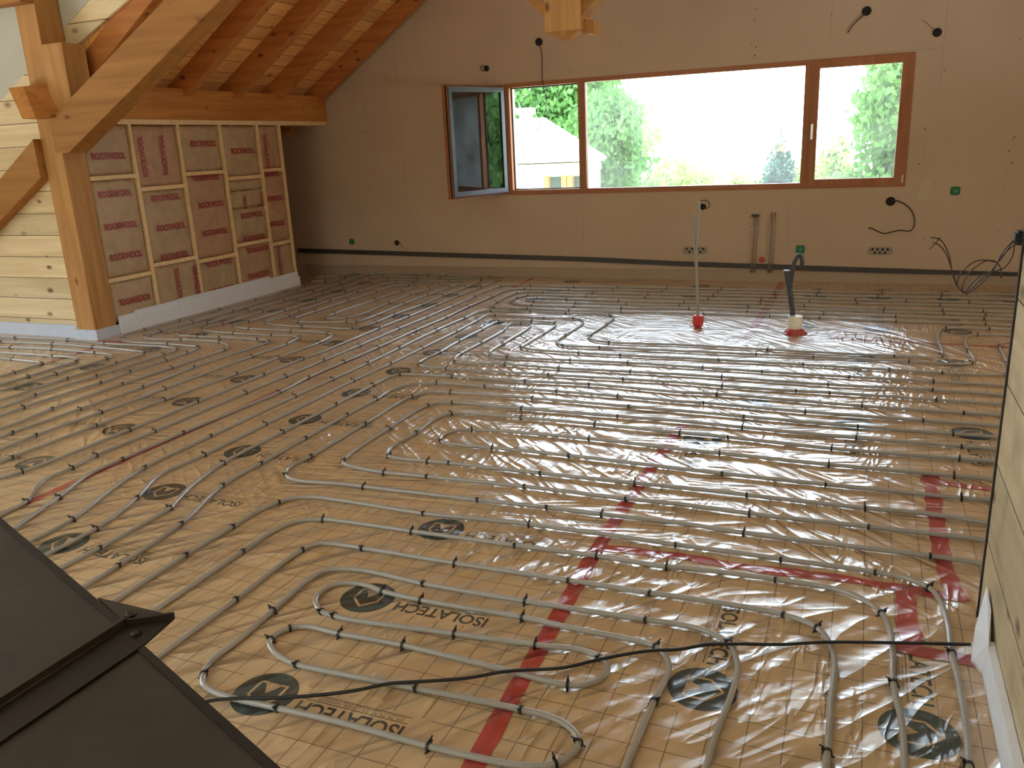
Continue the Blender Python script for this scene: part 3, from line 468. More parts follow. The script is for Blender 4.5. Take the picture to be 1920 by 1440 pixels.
  ('white heating pipe before the timber post, second of the nested bends from the foam strip', [(-7.823, 5.309, 0), (-7.66, 5.319, 1), (-7.023, 5.36, 1), (-6.487, 5.349, 1), (-6.073, 5.332, 0), (-5.853, 5.305, 0), (-5.767, 5.257, 1), (-5.745, 4.931, 1), (-5.735, 4.444, 1), (-5.722, 3.864, 0), (-5.77, 3.817, 0)]),
  ('white heating pipe bending in front of the timber post, middle one of the nested bends', [(-7.607, 5.151, 0), (-7.336, 5.164, 1), (-6.833, 5.199, 1), (-6.254, 5.173, 1), (-6.083, 5.163, 0), (-5.971, 5.104, 0), (-5.958, 5.031, 1), (-5.952, 4.523, 1), (-5.962, 4.042, 0), (-6.011, 3.991, 0)]),
  ('white heating pipe before the timber post, fourth of the nested bends from the foam strip', [(-7.38, 4.986, 0), (-7.233, 4.983, 0), (-6.565, 4.994, 1), (-6.308, 4.986, 0), (-6.202, 4.946, 0), (-6.161, 4.887, 1), (-6.127, 4.411, 1), (-6.138, 4.172, 0), (-6.193, 4.124, 0)]),
  ('white heating pipe before the timber post, innermost and shortest of the nested bends', [(-7.166, 4.831, 0), (-7.024, 4.829, 0), (-6.85, 4.81, 1), (-6.491, 4.789, 0), (-6.418, 4.769, 1), (-6.375, 4.474, 1), (-6.38, 4.351, 0), (-6.436, 4.3, 0)]),
  ('short pale heating pipe loop reaching out from behind the end of the plank wall', [(1.241, 7.145, 0), (1.16, 7.111, 0), (1.094, 7.103, 0), (1.035, 7.05, 0), (1.002, 6.921, 1), (0.995, 6.726, 0), (0.99, 6.441, 1), (0.998, 6.321, 0), (1.054, 6.31, 0)]),
]
D = {
  'floor_cable': [(-1.825, 1.554, 0.027), (-1.754, 1.621, 0.027), (-1.673, 1.662, 0.027), (-1.523, 1.719, 0.027), (-1.398, 1.783, 0.027), (-1.344, 1.818, 0.027), (-1.27, 1.876, 0.027), (-1.195, 1.911, 0.027), (-1.055, 1.978, 0.027), (-0.942, 2.055, 0.027), (-0.783, 2.128, 0.027), (-0.69, 2.205, 0.027), (-0.551, 2.302, 0.027), (-0.461, 2.34, 0.027), (-0.385, 2.393, 0.027), (-0.293, 2.429, 0.027), (-0.153, 2.473, 0.027), (-0.026, 2.529, 0.027), (0.175, 2.593, 0.027), (0.403, 2.66, 0.027)],
  'cable_long': [(-3.654, 9.755, 2.766), (-3.637, 9.755, 2.728), (-3.623, 9.755, 2.69), (-3.612, 9.755, 2.589), (-3.618, 9.755, 2.421), (-3.614, 9.755, 2.325), (-3.597, 9.755, 2.228), (-3.578, 9.755, 2.14), (-3.578, 9.755, 2.075), (-3.61, 9.755, 1.924), (-3.661, 9.755, 1.827), (-3.732, 9.755, 1.759)],
  'cable_short': [(-0.105, 9.755, 2.756), (-0.156, 9.755, 2.706), (-0.227, 9.755, 2.642), (-0.278, 9.755, 2.566)],
  'cable_thin': [(0.546, 9.755, 2.508), (0.496, 9.755, 2.547), (0.449, 9.755, 2.595), (0.399, 9.755, 2.629)],
  'cable_curl': [(0.254, 9.755, 0.872), (0.292, 9.755, 0.88), (0.353, 9.755, 0.861), (0.425, 9.755, 0.81), (0.472, 9.755, 0.745), (0.495, 9.755, 0.653), (0.485, 9.755, 0.588), (0.453, 9.755, 0.561), (0.367, 9.755, 0.57), (0.282, 9.755, 0.552), (0.214, 9.755, 0.535), (0.143, 9.755, 0.562), (0.089, 9.755, 0.59), (0.053, 9.755, 0.598)],
  'cable_loop': [(-1.732, 9.755, 0.823), (-1.746, 9.755, 0.893), (-1.708, 9.755, 0.92), (-1.653, 9.755, 0.903), (-1.635, 9.755, 0.861), (-1.656, 9.755, 0.829), (-1.712, 9.755, 0.832)],
  'coil': [[(0.457, 2.95, 1.282), (0.439, 2.95, 1.279), (0.424, 2.95, 1.266), (0.403, 2.95, 1.233), (0.392, 2.95, 1.203), (0.376, 2.95, 1.172), (0.349, 2.95, 1.144), (0.323, 2.95, 1.112), (0.309, 2.95, 1.103)], [(0.458, 2.95, 1.279), (0.435, 2.95, 1.271), (0.433, 2.95, 1.255), (0.431, 2.95, 1.222), (0.413, 2.95, 1.186), (0.39, 2.95, 1.175), (0.343, 2.95, 1.155), (0.31, 2.95, 1.109), (0.292, 2.95, 1.12), (0.27, 2.95, 1.171), (0.258, 2.95, 1.221), (0.234, 2.95, 1.266), (0.218, 2.95, 1.277), (0.199, 2.95, 1.279)], [(0.458, 2.95, 1.277), (0.43, 2.95, 1.255), (0.396, 2.95, 1.211), (0.381, 2.95, 1.172), (0.346, 2.95, 1.127), (0.319, 2.95, 1.102), (0.303, 2.95, 1.109), (0.287, 2.95, 1.131), (0.266, 2.95, 1.185), (0.247, 2.95, 1.23), (0.224, 2.95, 1.257), (0.207, 2.95, 1.264)], [(0.304, 2.95, 1.112), (0.305, 2.95, 1.137), (0.324, 2.95, 1.177), (0.358, 2.95, 1.205), (0.384, 2.95, 1.207), (0.399, 2.95, 1.192), (0.406, 2.95, 1.173), (0.406, 2.95, 1.153)], [(0.287, 2.95, 1.128), (0.293, 2.95, 1.165), (0.322, 2.95, 1.199), (0.345, 2.95, 1.209), (0.367, 2.95, 1.208), (0.392, 2.95, 1.203), (0.409, 2.95, 1.228), (0.429, 2.95, 1.266), (0.456, 2.95, 1.278)], [(0.227, 2.95, 1.28), (0.215, 2.95, 1.262), (0.2, 2.95, 1.243)]],
  'coil_box': [(0.432, 2.95, 1.3), (0.478, 2.95, 1.268)],
  'hose_pale_a': [(-1.35, 7.27, 0.985), (-1.341, 7.27, 0.792), (-1.335, 7.27, 0.639), (-1.322, 7.27, 0.484), (-1.314, 7.27, 0.288), (-1.303, 7.27, 0.089)],
  'hose_pale_b': [(-1.309, 7.27, 1.087), (-1.307, 7.27, 0.943), (-1.317, 7.27, 0.777), (-1.324, 7.27, 0.639), (-1.316, 7.27, 0.484), (-1.308, 7.27, 0.288), (-1.295, 7.27, 0.089)],
  'hose_dark_a': [(-0.558, 7.14, 0.526), (-0.549, 7.14, 0.471), (-0.531, 7.14, 0.383), (-0.516, 7.14, 0.294), (-0.5, 7.14, 0.197), (-0.487, 7.14, 0.114)],
  'hose_dark_b': [(-0.441, 7.14, 0.568), (-0.441, 7.14, 0.604), (-0.449, 7.14, 0.637), (-0.466, 7.14, 0.658), (-0.487, 7.14, 0.633), (-0.504, 7.14, 0.582), (-0.515, 7.14, 0.516), (-0.523, 7.14, 0.442), (-0.524, 7.14, 0.383), (-0.511, 7.14, 0.294), (-0.496, 7.14, 0.197), (-0.485, 7.14, 0.114)],
  'paper': [(0.526, 9.77, 1.032), (0.585, 9.77, 1.105), (0.634, 9.77, 1.05), (0.59, 9.77, 0.868), (0.504, 9.77, 0.88)],
}

# ---------------------------------------------------------------- print and tape on the floor film
def flat_bm(pts, z, bm=None):
    b = bm or bmesh.new(); b.faces.new([b.verts.new((p[0], p[1], z)) for p in pts]); return b
def fit_text(s, width, height=None, bold=.0):
    me = text_mesh(s, 1.0, bold)
    xs = [v.co.x for v in me.vertices]; ys = [v.co.y for v in me.vertices]
    w, h = max(xs)-min(xs), max(ys)-min(ys)
    b = bmesh.new(); b.from_mesh(me)
    k = width/w; ky = (height/h) if height else k
    bmesh.ops.transform(b, matrix=Matrix.Diagonal((k, ky, 1, 1)) @ Matrix.Translation((-(max(xs)+min(xs))/2, -(max(ys)+min(ys))/2, 0)), verts=b.verts[:])
    return b
def merge(dst, src, mtx, mi=0):
    bmesh.ops.transform(src, matrix=mtx, verts=src.verts[:])
    for f in src.faces: f.material_index = mi
    me = bpy.data.meshes.new('t'); src.to_mesh(me); src.free(); dst.from_mesh(me); bpy.data.meshes.remove(me)
def stroke(pts, w):
    b = bmesh.new(); n = len(pts)
    for i in range(n):
        p = Vector(pts[i]); q = Vector(pts[(i+1) % n]); d = (q-p).normalized(); o = Vector((-d.y, d.x))*w/2; e = d*w/2
        b.faces.new([b.verts.new((v.x, v.y, 0)) for v in (p-e+o, p-e-o, q+e-o, q+e+o)])
    return b
def make_print(side):
    """disc with house mark; word set beside it, reading towards the disc (side=-1: word left of the disc)"""
    b = bmesh.new(); T = Matrix.Translation
    s = bmesh.new(); s.faces.new([s.verts.new((x, y, .0002)) for x, y in ((-.56, -.06), (.13, -.06), (.13, .055), (-.56, .055))]); merge(b, s, T((0, 0, 0)), 0)
    s = bmesh.new(); bmesh.ops.create_circle(s, cap_ends=True, radius=.105, segments=48); merge(b, s, T((0, 0, .0005)), 1)
    s = stroke([(-.050, -.050), (-.050, .018), (0, .062), (.050, .018), (.050, -.050), (.026, -.050), (0, -.008), (-.026, -.050)], .009); merge(b, s, T((0, 0, .0008)), 0)
    s = bmesh.new(); s.faces.new([s.verts.new((x, y, 0)) for x, y in ((-.02, -.052), (.02, -.052), (0, -.016))]); merge(b, s, T((0, 0, .0008)), 0)
    s = fit_text('ISOLATECH', .37, .060, .022); merge(b, s, T((-.315, .018, .0005)), 2)
    s = bmesh.new()
    for y in (-.022, -.050):
        s.faces.new([s.verts.new((x, yy, 0)) for x, yy in ((-.50, y-.0015), (-.13, y-.0015), (-.13, y+.0015), (-.50, y+.0015))])
    merge(b, s, T((0, 0, .0005)), 2)
    s = fit_text('09 70 75 41 21 - www.isolatech', .30, .010); merge(b, s, T((-.33, -.031, .0005)), 2)
    s = fit_text('Isolation projection polyurethane', .30, .010); merge(b, s, T((-.33, -.043, .0005)), 2)
    me = bpy.data.meshes.new('printed_logo'); b.to_mesh(me); b.free()
    for k in ('film_plain', 'ink_green', 'ink_dark'): me.materials.append(M[k])
    return me
PR = make_print(-1)
def put_print(x, y, rot):
    o = bpy.data.objects.new('printed_logo', PR); COL.objects.link(o); o.parent = fl
    o.location = (x, y, 0); o.rotation_euler = (0, 0, R(rot))
for k in range(-1, 6): 
    if k < 3: put_print(-1.64, 1.735+.604*k, 180)
for k in range(13): put_print(-3.21, 2.31+.5965*k, 180)
for k in range(11): put_print(-4.29, 3.02+.597*k, 0)
for k in range(9): put_print(-5.87, 4.21+.605*k, 0)
for x, y, r in ((-.36, 2.2, -90), (.235, 2.2, -90), (-.95+.2, 4.4, 90), (-.55, 5.1, 90), (.03, 4.86, 90), (.62, 4.86, 90), (.65, 6.41, 90), (.05, 6.41, 90), (.77, 7.44, -90), (.17, 7.44, -90), (-.43, 7.44, -90),
                (-1.64, 9.35, 180), (-1.64, 8.75, 180), (.2, 8.9, -90), (.8, 8.9, -90), (1.35, 8.9, -90), (-.4, 8.9, -90), (-2.2, 3.9, 90)):
    if (x, y) not in ((-2.2, 3.9),): put_print(x, y, r)

TZ = [0]
def tape(label, pts, w, wob=.004):
    """adhesive strip following pts on the floor"""
    TZ[0] += .0002; tz = .0010+TZ[0]
    path = catmull([Vector((x, y, 0)) for x, y in pts], .06); b = bmesh.new(); prev = None
    for i, p in enumerate(path):
        t = (path[min(i+1, len(path)-1)]-path[max(i-1, 0)]).normalized(); o = Vector((-t.y, t.x, 0))
        j1 = w/2+random.uniform(-wob, wob); j2 = w/2+random.uniform(-wob, wob)
        cur = [b.verts.new(p+o*j1+Vector((0, 0, tz))), b.verts.new(p-o*j2+Vector((0, 0, tz)))]
        if prev: b.faces.new((prev[0], prev[1], cur[1], cur[0]))
        prev = cur
    bmesh.ops.recalc_face_normals(b, faces=b.faces[:])
    if b.faces[:][0].normal.z < 0: bmesh.ops.reverse_faces(b, faces=b.faces[:])
    r = bmesh.ops.extrude_face_region(b, geom=b.faces[:])
    bmesh.ops.translate(b, vec=(0, 0, .0001), verts=[v for v in r['geom'] if isinstance(v, bmesh.types.BMVert)])
    o = link_mesh('adhesive_tape', b, M['tape'])
    tag(o, label, 'tape')
tape('long red tape running from the steel plates up to the far wall', [(-3.81, 1.9), (-3.80, 3), (-3.80, 5), (-3.79, 7), (-3.78, 8.6), (-3.8, 9.7)], .055)
tape('wide red tape crossing the near hairpins and running off under the mid floor pipes', [(-.87, 1.45), (-.89, 1.8), (-.91, 2.4), (-.93, 3.0), (-.92, 3.9), (-.9, 4.6)], .062, .003)
tape('red tape running to the far wall between the two rising hoses', [(-.84, 6.55), (-.82, 7.4), (-.80, 8.7), (-.80, 9.7)], .075)
tape('crumpled red tape running across the floor behind the next-to-outermost near curve', [(-.95, 2.98), (-.6, 3.01), (-.3, 3.0), (0, 3.02), (.2, 3.01), (.42, 3.0)], .055, .008)
tape('red tape running away from the camera beside the end of the plank wall', [(.40, 2.98), (.375, 3.2), (.37, 3.6), (.38, 4.2)], .065, .006)
tape('short red tape between the two outermost near curves', [(.225, 2.99), (.23, 2.8), (.235, 2.62)], .07, .006)
tape('red tape under the end of the black cable, reaching the torn foam', [(.16, 2.62), (.28, 2.61), (.43, 2.60)], .06, .007)
tape('short red tape running right toward the plank wall across the hairpin rows', [(.33, 4.10), (.5, 4.08), (.75, 4.06)], .05, .003)
tape('thin red tape across the bare patch toward the short pale pipe loop', [(-.2, 7.03), (.37, 6.99), (1.3, 6.96)], .04, .002)
tape('red tape between the nested bends left of the timber post foot', [(-6.42, 4.72), (-6.44, 5.06), (-6.5, 5.33)], .06, .004)
tape('red tape scrap at the foot of the timber post', [(-6.72, 5.58), (-6.55, 5.60), (-6.36, 5.56)], .09, .01)

# ---------------------------------------------------------------- heating pipes with their ties
def tie_mesh():
    b = bmesh.new(); n = 14; w = .0045; ro, ri = .0132, .0106
    prof = [(-w, ro), (w, ro), (w, ri), (-w, ri)]; rings = []
    for k in range(n):
        a = 2*math.pi*k/n
        rings.append([b.verts.new((x, math.cos(a)*r, math.sin(a)*r)) for x, r in prof])
    for i in range(n):
        p, q = rings[i], rings[(i+1) % n]
        for k in range(4): b.faces.new((p[k], p[(k+1) % 4], q[(k+1) % 4], q[k]))
    bmesh.ops.recalc_face_normals(b, faces=b.faces[:])
    # buckle on the shoulder and the cut tail, and the foot barbs that hold it in the board
    box_bm(-.004, .004, .008, .016, .006, .014, bm=b)
    s = bmesh.new(); box_bm(-.0022, .0022, .010, .024, -.001, .001, bm=s); merge(b, s, Matrix.Translation((0, 0, .011)) @ Matrix.Rotation(R(20), 4, 'X'))
    s = bmesh.new(); box_bm(-.003, .003, -.020, -.009, -.0011, .0011, bm=s); merge(b, s, Matrix.Translation((0, 0, -.006)) @ Matrix.Rotation(R(18), 4, 'X'))
    me = bpy.data.meshes.new('cable_tie'); b.to_mesh(me); b.free(); me.materials.append(M['black']); return me
TIE = tie_mesh()
for label, pts in PIPES:
    P3 = [Vector((x, y, .0125)) for x, y, t in pts]
    path = catmull(P3, .035)
    bm = tube_bm(path, .0098, 12)
    base = Vector((pts[0][0], pts[0][1], 0))
    bmesh.ops.translate(bm, vec=-base, verts=bm.verts[:])
    o = link_mesh('heating_pipe', bm, M['pipe'], None, True); o.location = base
    tag(o, label, 'pipe')
    for i, (x, y, t) in enumerate(pts):
        if not t: continue
        d = P3[min(i+1, len(P3)-1)]-P3[max(i-1, 0)]
        if i > 0 and i < len(P3)-1:
            d = (P3[i+1]-P3[i]).normalized()*(1/((P3[i+1]-P3[i]).length+.02)) + (P3[i]-P3[i-1]).normalized()*(1/((P3[i]-P3[i-1]).length+.02))
        c = bpy.data.objects.new('cable_tie', TIE); COL.objects.link(c); c.parent = o
        c.location = P3[i]-base; c.rotation_euler = (0, 0, math.atan2(d.y, d.x)+(math.pi if random.random() < .4 else 0)+random.uniform(-.1, .1))

def cable(name, pts, r, m, label=None, cat=None, parent=None, n=8, step=.03):
    b = tube_bm(catmull([Vector(p) for p in pts], step), r, n)
    if parent is not None: return child(name, b, m, parent, True)
    o = link_mesh(name, b, m, None, True)
    if label: tag(o, label, cat)
    return o
cable('floor_cable', D['floor_cable'], .0055, M['cable'], 'black cable lying over the near pipes from the steel plates to the plank wall', 'cable')

# ---------------------------------------------------------------- timber frame
def beam(name, bm, m, label, cat='beam', bev=True):
    if bev: bmesh.ops.bevel(bm, geom=bm.edges[:], offset=.004, segments=2, affect='EDGES')
    o = link_mesh(name, bm, m); tag(o, label, cat); return o
beam('timber_post', box_bm(-6.985, -6.738, 5.63, 5.875, 0, 3.15), M['timber'], 'square softwood post standing on the floor at the corner of the insulated wall', 'post')
# main inclined timber, foot cut level
s1 = .549
def dz(x): return 2.085+s1*(x+6.614)
beam('inclined_beam', prism_bm([(-6.735, 1.735), (-6.57, 1.735), (-2.07, 1.76+s1*(4.50)), (-2.07, dz(-2.07)), (-6.735, dz(-6.735))], 1, 5.55, 5.76), M['timber_x'], 'thick inclined timber rising from the post toward the roof, with visible knots')
beam('brace', prism_bm([(-8.5, .94), (-6.99, 1.875), (-6.99, 1.53), (-8.5, .66)], 1, 5.56, 5.675), M['timber_x'], 'diagonal timber brace sloping down left from the post over the plank wall', 'brace')
beam('wall_beam', box_bm(-6.90, -6.70, 5.88, 9.775, 2.04, 2.352), M['timber_y'], 'long horizontal beam on top of the insulated wall, ending at the far wall')
b = bmesh.new()
q = [(-7.05, 5.46, 2.31), (-6.86, 5.46, 2.31), (-6.69, 5.39, 2.04), (-6.86, 5.39, 2.04), (-7.0, 5.63, 2.33), (-6.74, 5.63, 2.33), (-6.60, 5.63, 2.04), (-6.95, 5.63, 2.04)]
v = [b.verts.new(p) for p in q]
for f in ((0, 3, 2, 1), (4, 5, 6, 7), (0, 1, 5, 4), (1, 2, 6, 5), (2, 3, 7, 6), (3, 0, 4, 7)): b.faces.new([v[i] for i in f])
bmesh.ops.recalc_face_normals(b, faces=b.faces[:])
beam('beam_end', b, M['timber_y'], 'short slanted beam end projecting from the front of the post', 'beam')
beam('timber_block', box_bm(-6.737, -6.47, 5.60, 5.84, 1.95, 2.65), M['timber'], 'upright timber block beside the post above the foot of the inclined timber', 'block')
beam('upper_beam', box_bm(-9.5, -6.74, 5.50, 5.628, 2.985, 3.2), M['timber_x'], 'horizontal timber meeting the top of the post at the upper left edge', 'beam')
# rafters under the lower roof
raf = [5.99, 6.52, 7.27, 8.04, 8.80, 9.66]
lab = ['rafter just behind the inclined timber, nearest of the row', 'second rafter from the inclined timber, mostly hidden behind it', 'third rafter, the first fully clear of the inclined timber', 'rafter between the first fully clear one and the two by the far wall', 'next to last rafter before the far wall', 'last rafter lying right against the far wall']
for yc, lb in zip(raf, lab):
    x0, x1 = -7.3, -2.2
    b = prism_bm([(x0, RZ(x0)), (x1, RZ(x1)), (x1, RZ(x1)+.242), (x0, RZ(x0)+.242)], 1, yc-.065, yc+.065)
    beam('rafter', b, M['rafter'], 'brown softwood '+lb, 'rafter')
# hanging post at the middle of the frame
r_ = empty('king_post', (-1.92, 5.72, 2.33)); tag(r_, 'hanging timber post with two struts above the window, cut to a point below', 'post')
b = bmesh.new()
x0, x1, y0, y1 = -2.045, -1.80, 5.6, 5.85
vs = [b.verts.new(p) for p in ((x0, y0, 2.335), (x1, y0, 2.335), (x1, y1, 2.335), (x0, y1, 2.335), (x0, y0, 4.9), (x1, y0, 4.9), (x1, y1, 4.9), (x0, y1, 4.9))]
ap = b.verts.new((-1.925, 5.72, 2.275))
for f in ((0, 1, 5, 4), (1, 2, 6, 5), (2, 3, 7, 6), (3, 0, 4, 7), (4, 5, 6, 7)): b.faces.new([vs[i] for i in f])
for i in range(4): b.faces.new((vs[(i+1) % 4], vs[i], ap))
bmesh.ops.recalc_face_normals(b, faces=b.faces[:])
child('post', b, M['timber'], r_)
child('strut', prism_bm([(x0, 2.42), (x0, 2.78), (-3.6, 4.27), (-3.6, 3.93)], 1, 5.64, 5.81), M['timber_x'], r_)
child('strut', prism_bm([(x1, 2.42), (x1, 2.78), (-.2, 4.27), (-.2, 3.93)], 1, 5.64, 5.81), M['timber_x'], r_)
child('tenon_block', prism_bm([(x1-.01, 2.325), (-1.73, 2.30), (-1.73, 2.385), (x1-.01, 2.41)], 1, 5.68, 5.85), M['timber_x'], r_)
o = cable('beam_bolt', [(-6.70, 9.70, 2.36), (-6.66, 9.71, 2.372), (-6.60, 9.72, 2.36)], .014, M['black'], 'black bolt end sticking out on top of the beam at the far wall', 'bolt')

# ---------------------------------------------------------------- insulated knee wall
kx = -6.73
fr = empty('stud_frame', (kx, 7.3, 0)); tag(fr, 'pale wooden stud frame holding the printed insulation panels', 'frame')
studs = [6.44, 7.08, 7.722, 8.36, 8.777]
for y in studs: child('stud', box_bm(kx-.15, kx, y-.018, y+.018, 0, 1.99), M['stud'], fr)
nog = {0: (5.875, [1.50, .53]), 1: (6.44, [1.365, .60]), 2: (7.08, [1.483, .547]), 3: (7.722, [1.402, .643]), 4: (8.36, [1.465, .578])}
for k, (y0, zs) in nog.items():
    for z in zs: child('noggin', box_bm(kx-.15, kx+.001, y0+.018 if k else y0, studs[k]-.018, z-.02, z+.02), M['stud'], fr)
child('top_plate', box_bm(kx-.16, kx+.025, 5.88, 9.76, 1.99, 2.038), M['stud'], fr)
struct('wall_knee', box_bm(kx-.26, kx-.16, 5.88, 8.79, 0, 2.03), M['hole'])
TXT = {}
def batt(y0, y1, z0, z1, label, texts, m='batt'):
    y0 += .020; y1 -= .020; z0 += .022; z1 -= .022
    b = bmesh.new(); nx, nz = max(4, int((y1-y0)/.03)), max(4, int((z1-z0)/.03))
    sd = random.uniform(0, 50); from mathutils import noise as nz_
    grid = []
    for i in range(nx+1):
        row = []
        for j in range(nz+1):
            y = y0+(y1-y0)*i/nx; z = z0+(z1-z0)*j/nz
            e = min(i, nx-i, j, nz-j)
            d = -.012+.010*min(1, e/2.5)+.005*nz_.noise(Vector((y*5+sd, z*4, sd)))
            if e == 0: d -= .012+.006*random.random(); y += random.uniform(-.004, .004); z += random.uniform(-.004, .004)
            row.append(b.verts.new((kx-.006+d, y, z)))
        grid.append(row)
    for i in range(nx):
        for j in range(nz): b.faces.new((grid[i][j], grid[i+1][j], grid[i+1][j+1], grid[i][j+1]))
    bd = [e for e in b.edges if len(e.link_faces) == 1]
    r = bmesh.ops.extrude_edge_only(b, edges=bd); vs = [v for v in r['geom'] if isinstance(v, bmesh.types.BMVert)]
    for v in vs: v.co.x = kx-.13
    b.faces.ensure_lookup_table()
    bb = [e for e in b.edges if len(e.link_faces) == 1]
    bmesh.ops.contextual_create(b, geom=bb)
    bmesh.ops.recalc_face_normals(b, faces=b.faces[:])
    o = link_mesh('insulation_panel', b, M[m], None, True); tag(o, label, 'insulation panel')
    for (ty, tz, rot, w, vis) in texts:
        key = (round(w, 2), vis)
        if key not in TXT:
            bb = fit_text(vis, w, .066 if w > .2 else .058, .035)
            me = bpy.data.meshes.new('printed_word'); bb.to_mesh(me); bb.free(); me.materials.append(M['red_ink']); TXT[key] = me
        t = bpy.data.objects.new('printed_word', TXT[key]); COL.objects.link(t); t.parent = o
        # text plane faces +X; its x axis runs along +Y
        t.matrix_local = Matrix.Translation((kx+.0045, ty, tz)) @ Matrix(((0, 0, 1, 0), (1, 0, 0, 0), (0, 1, 0, 0), (0, 0, 0, 1))) @ Matrix.Rotation(R(rot), 4, 'Z')
Wd = .40; RW = 'ROCKWOOL'
cols = [5.875]+studs
def cell(k): return cols[k]+(0 if k else -.015), cols[k+1]
c = cell(0)
batt(*c, 1.50, 2.005, 'upper insulation panel touching the post', [(6.13, 1.70, 0, Wd, RW)])
batt(*c, .53, 1.50, 'tall creased insulation panel touching the post', [(6.13, 1.348, 0, Wd, RW), (6.13, 1.041, 0, Wd, RW), (6.13, .746, 0, Wd, RW)])
batt(*c, .09, .53, 'lowest insulation panel touching the post, its word upside down', [(6.135, .303, 180, Wd, RW)])
c = cell(1)
batt(*c, 1.365, 2.005, 'upper insulation panel with two words running upward, second column from the post', [(6.545, 1.684, 90, Wd, RW), (6.821, 1.693, 90, Wd, RW)], 'batt_r')
batt(*c, .60, 1.365, 'middle insulation panel with a torn folded left edge, second column from the post', [(6.763, 1.265, 0, Wd, RW), (6.773, .962, 0, Wd, RW), (6.766, .662, 0, Wd, RW)])
batt(*c, .10, .60, 'lowest insulation panel with words running upward, second column from the post', [(6.748, .37, 90, .34, RW), (7.02, .35, 90, .36, RW)])
c = cell(2)
batt(*c, 1.483, 2.005, 'upper insulation panel with one level word, third column from the post', [(7.428, 1.793, 0, Wd, RW)])
batt(*c, .547, 1.483, 'tall insulation panel with three level words, middle column', [(7.40, 1.435, 0, Wd, RW), (7.418, 1.144, 0, Wd, RW), (7.411, .837, 0, Wd, RW)], 'batt_r')
batt(*c, .10, .547, 'lowest insulation panel in the middle column, word close under the crosspiece', [(7.408, .494, 0, Wd, RW), (7.408, .19, 0, Wd, RW)])
c = cell(3)
batt(*c, 1.402, 2.005, 'upper insulation panel in the fourth column from the post', [(8.056, 1.703, 0, Wd, RW)])
batt(*c, 1.235, 1.402, 'narrow plain insulation strip under the upper crosspiece of the fourth column', [])
batt(*c, 1.035, 1.275, 'short insulation piece with cut words running upward in the fourth column', [(7.971, 1.125, 90, .16, 'ROC'), (8.275, 1.14, 90, .17, 'ROC')])
batt(*c, .643, 1.075, 'insulation piece with a word at its top and bottom in the fourth column', [(8.07, .97, 0, Wd, RW), (8.067, .70, 0, Wd, RW)])
batt(*c, .10, .643, 'lowest insulation panel in the fourth column, words upside down', [(8.077, .56, 180, Wd, RW), (8.04, .258, 180, Wd, RW)], 'batt_r')
c = cell(4)
batt(*c, 1.465, 2.005, 'reddish upper insulation panel in the narrow last column', [(8.472, 1.69, 90, .40, RW)], 'batt_r')
batt(*c, .578, 1.465, 'middle insulation panel in the narrow last column, with cut words', [(8.53, 1.42, 0, .29, 'KWOOL'), (8.53, 1.127, 0, .29, 'KWOOL'), (8.52, .823, 0, .29, 'KWOOL')], 'batt_r')
batt(*c, .10, .578, 'lowest insulation panel in the narrow last column', [(8.47, .353, 90, .40, RW)])
# foam edge strips
def strip(label, bm, m='foam', cat='foam strip'):
    o = link_mesh('foam_strip', bm, M[m]); tag(o, label, cat)
strip('long white foam edge strip on the floor along the insulated wall', box_bm(kx+.012, kx+.030, 5.90, 8.80, 0, .125, .002))
strip('white foam block against the insulated wall, next to the post', box_bm(kx+.001, kx+.012, 5.90, 6.10, 0, .178), 'foam')
strip('white foam block against the insulated wall, second from the post', box_bm(kx+.001, kx+.012, 6.105, 6.695, 0, .197), 'foam')
strip('longest white foam block against the insulated wall, slightly taller', box_bm(kx+.001, kx+.012, 6.70, 8.228, 0, .206), 'foam')
strip('white foam block against the insulated wall, at its far end', box_bm(kx+.001, kx+.012, 8.232, 8.79, 0, .182), 'foam')
strip('bluish foam edge strip at the foot of the plank wall left of the post', box_bm(-9.5, -7.02, 5.655, 5.675, 0, .125, .002), 'foam_g')
strip('bluish foam strip wrapped round the front of the post foot', prism_bm([(-7.02, 5.61), (-6.715, 5.61), (-6.715, 5.9), (-6.737, 5.9), (-6.737, 5.628), (-7.02, 5.628)], 2, 0, .10), 'foam_g')

# ---------------------------------------------------------------- right plank wall
struct('wall_plank_right', prism_bm([(.45, -3.35), (.53, -3.35), (.53, 2.885), (.45, 2.885)], 2, 0, 2.6), M['plank_r'])
struct('trim_1', box_bm(.444, .458, 2.885, 2.900, .0, 2.6), M['steel_d'])
strip('white foam strip along the foot of the plank wall at lower right', box_bm(.425, .449, -3.2, 2.55, 0, .115, .002))
b = bmesh.new()
prof = [(.40, 2.60, 0), (.447, 2.50, 0), (.447, 2.72, 0), (.43, 2.74, .0), (.428, 2.52, .13), (.444, 2.64, .17), (.440, 2.74, .20), (.41, 2.66, .09)]
sv = [b.verts.new(p) for p in prof]
bmesh.ops.convex_hull(b, input=sv)
strip('torn white foam scrap at the near end of the black cable by the plank wall', b)

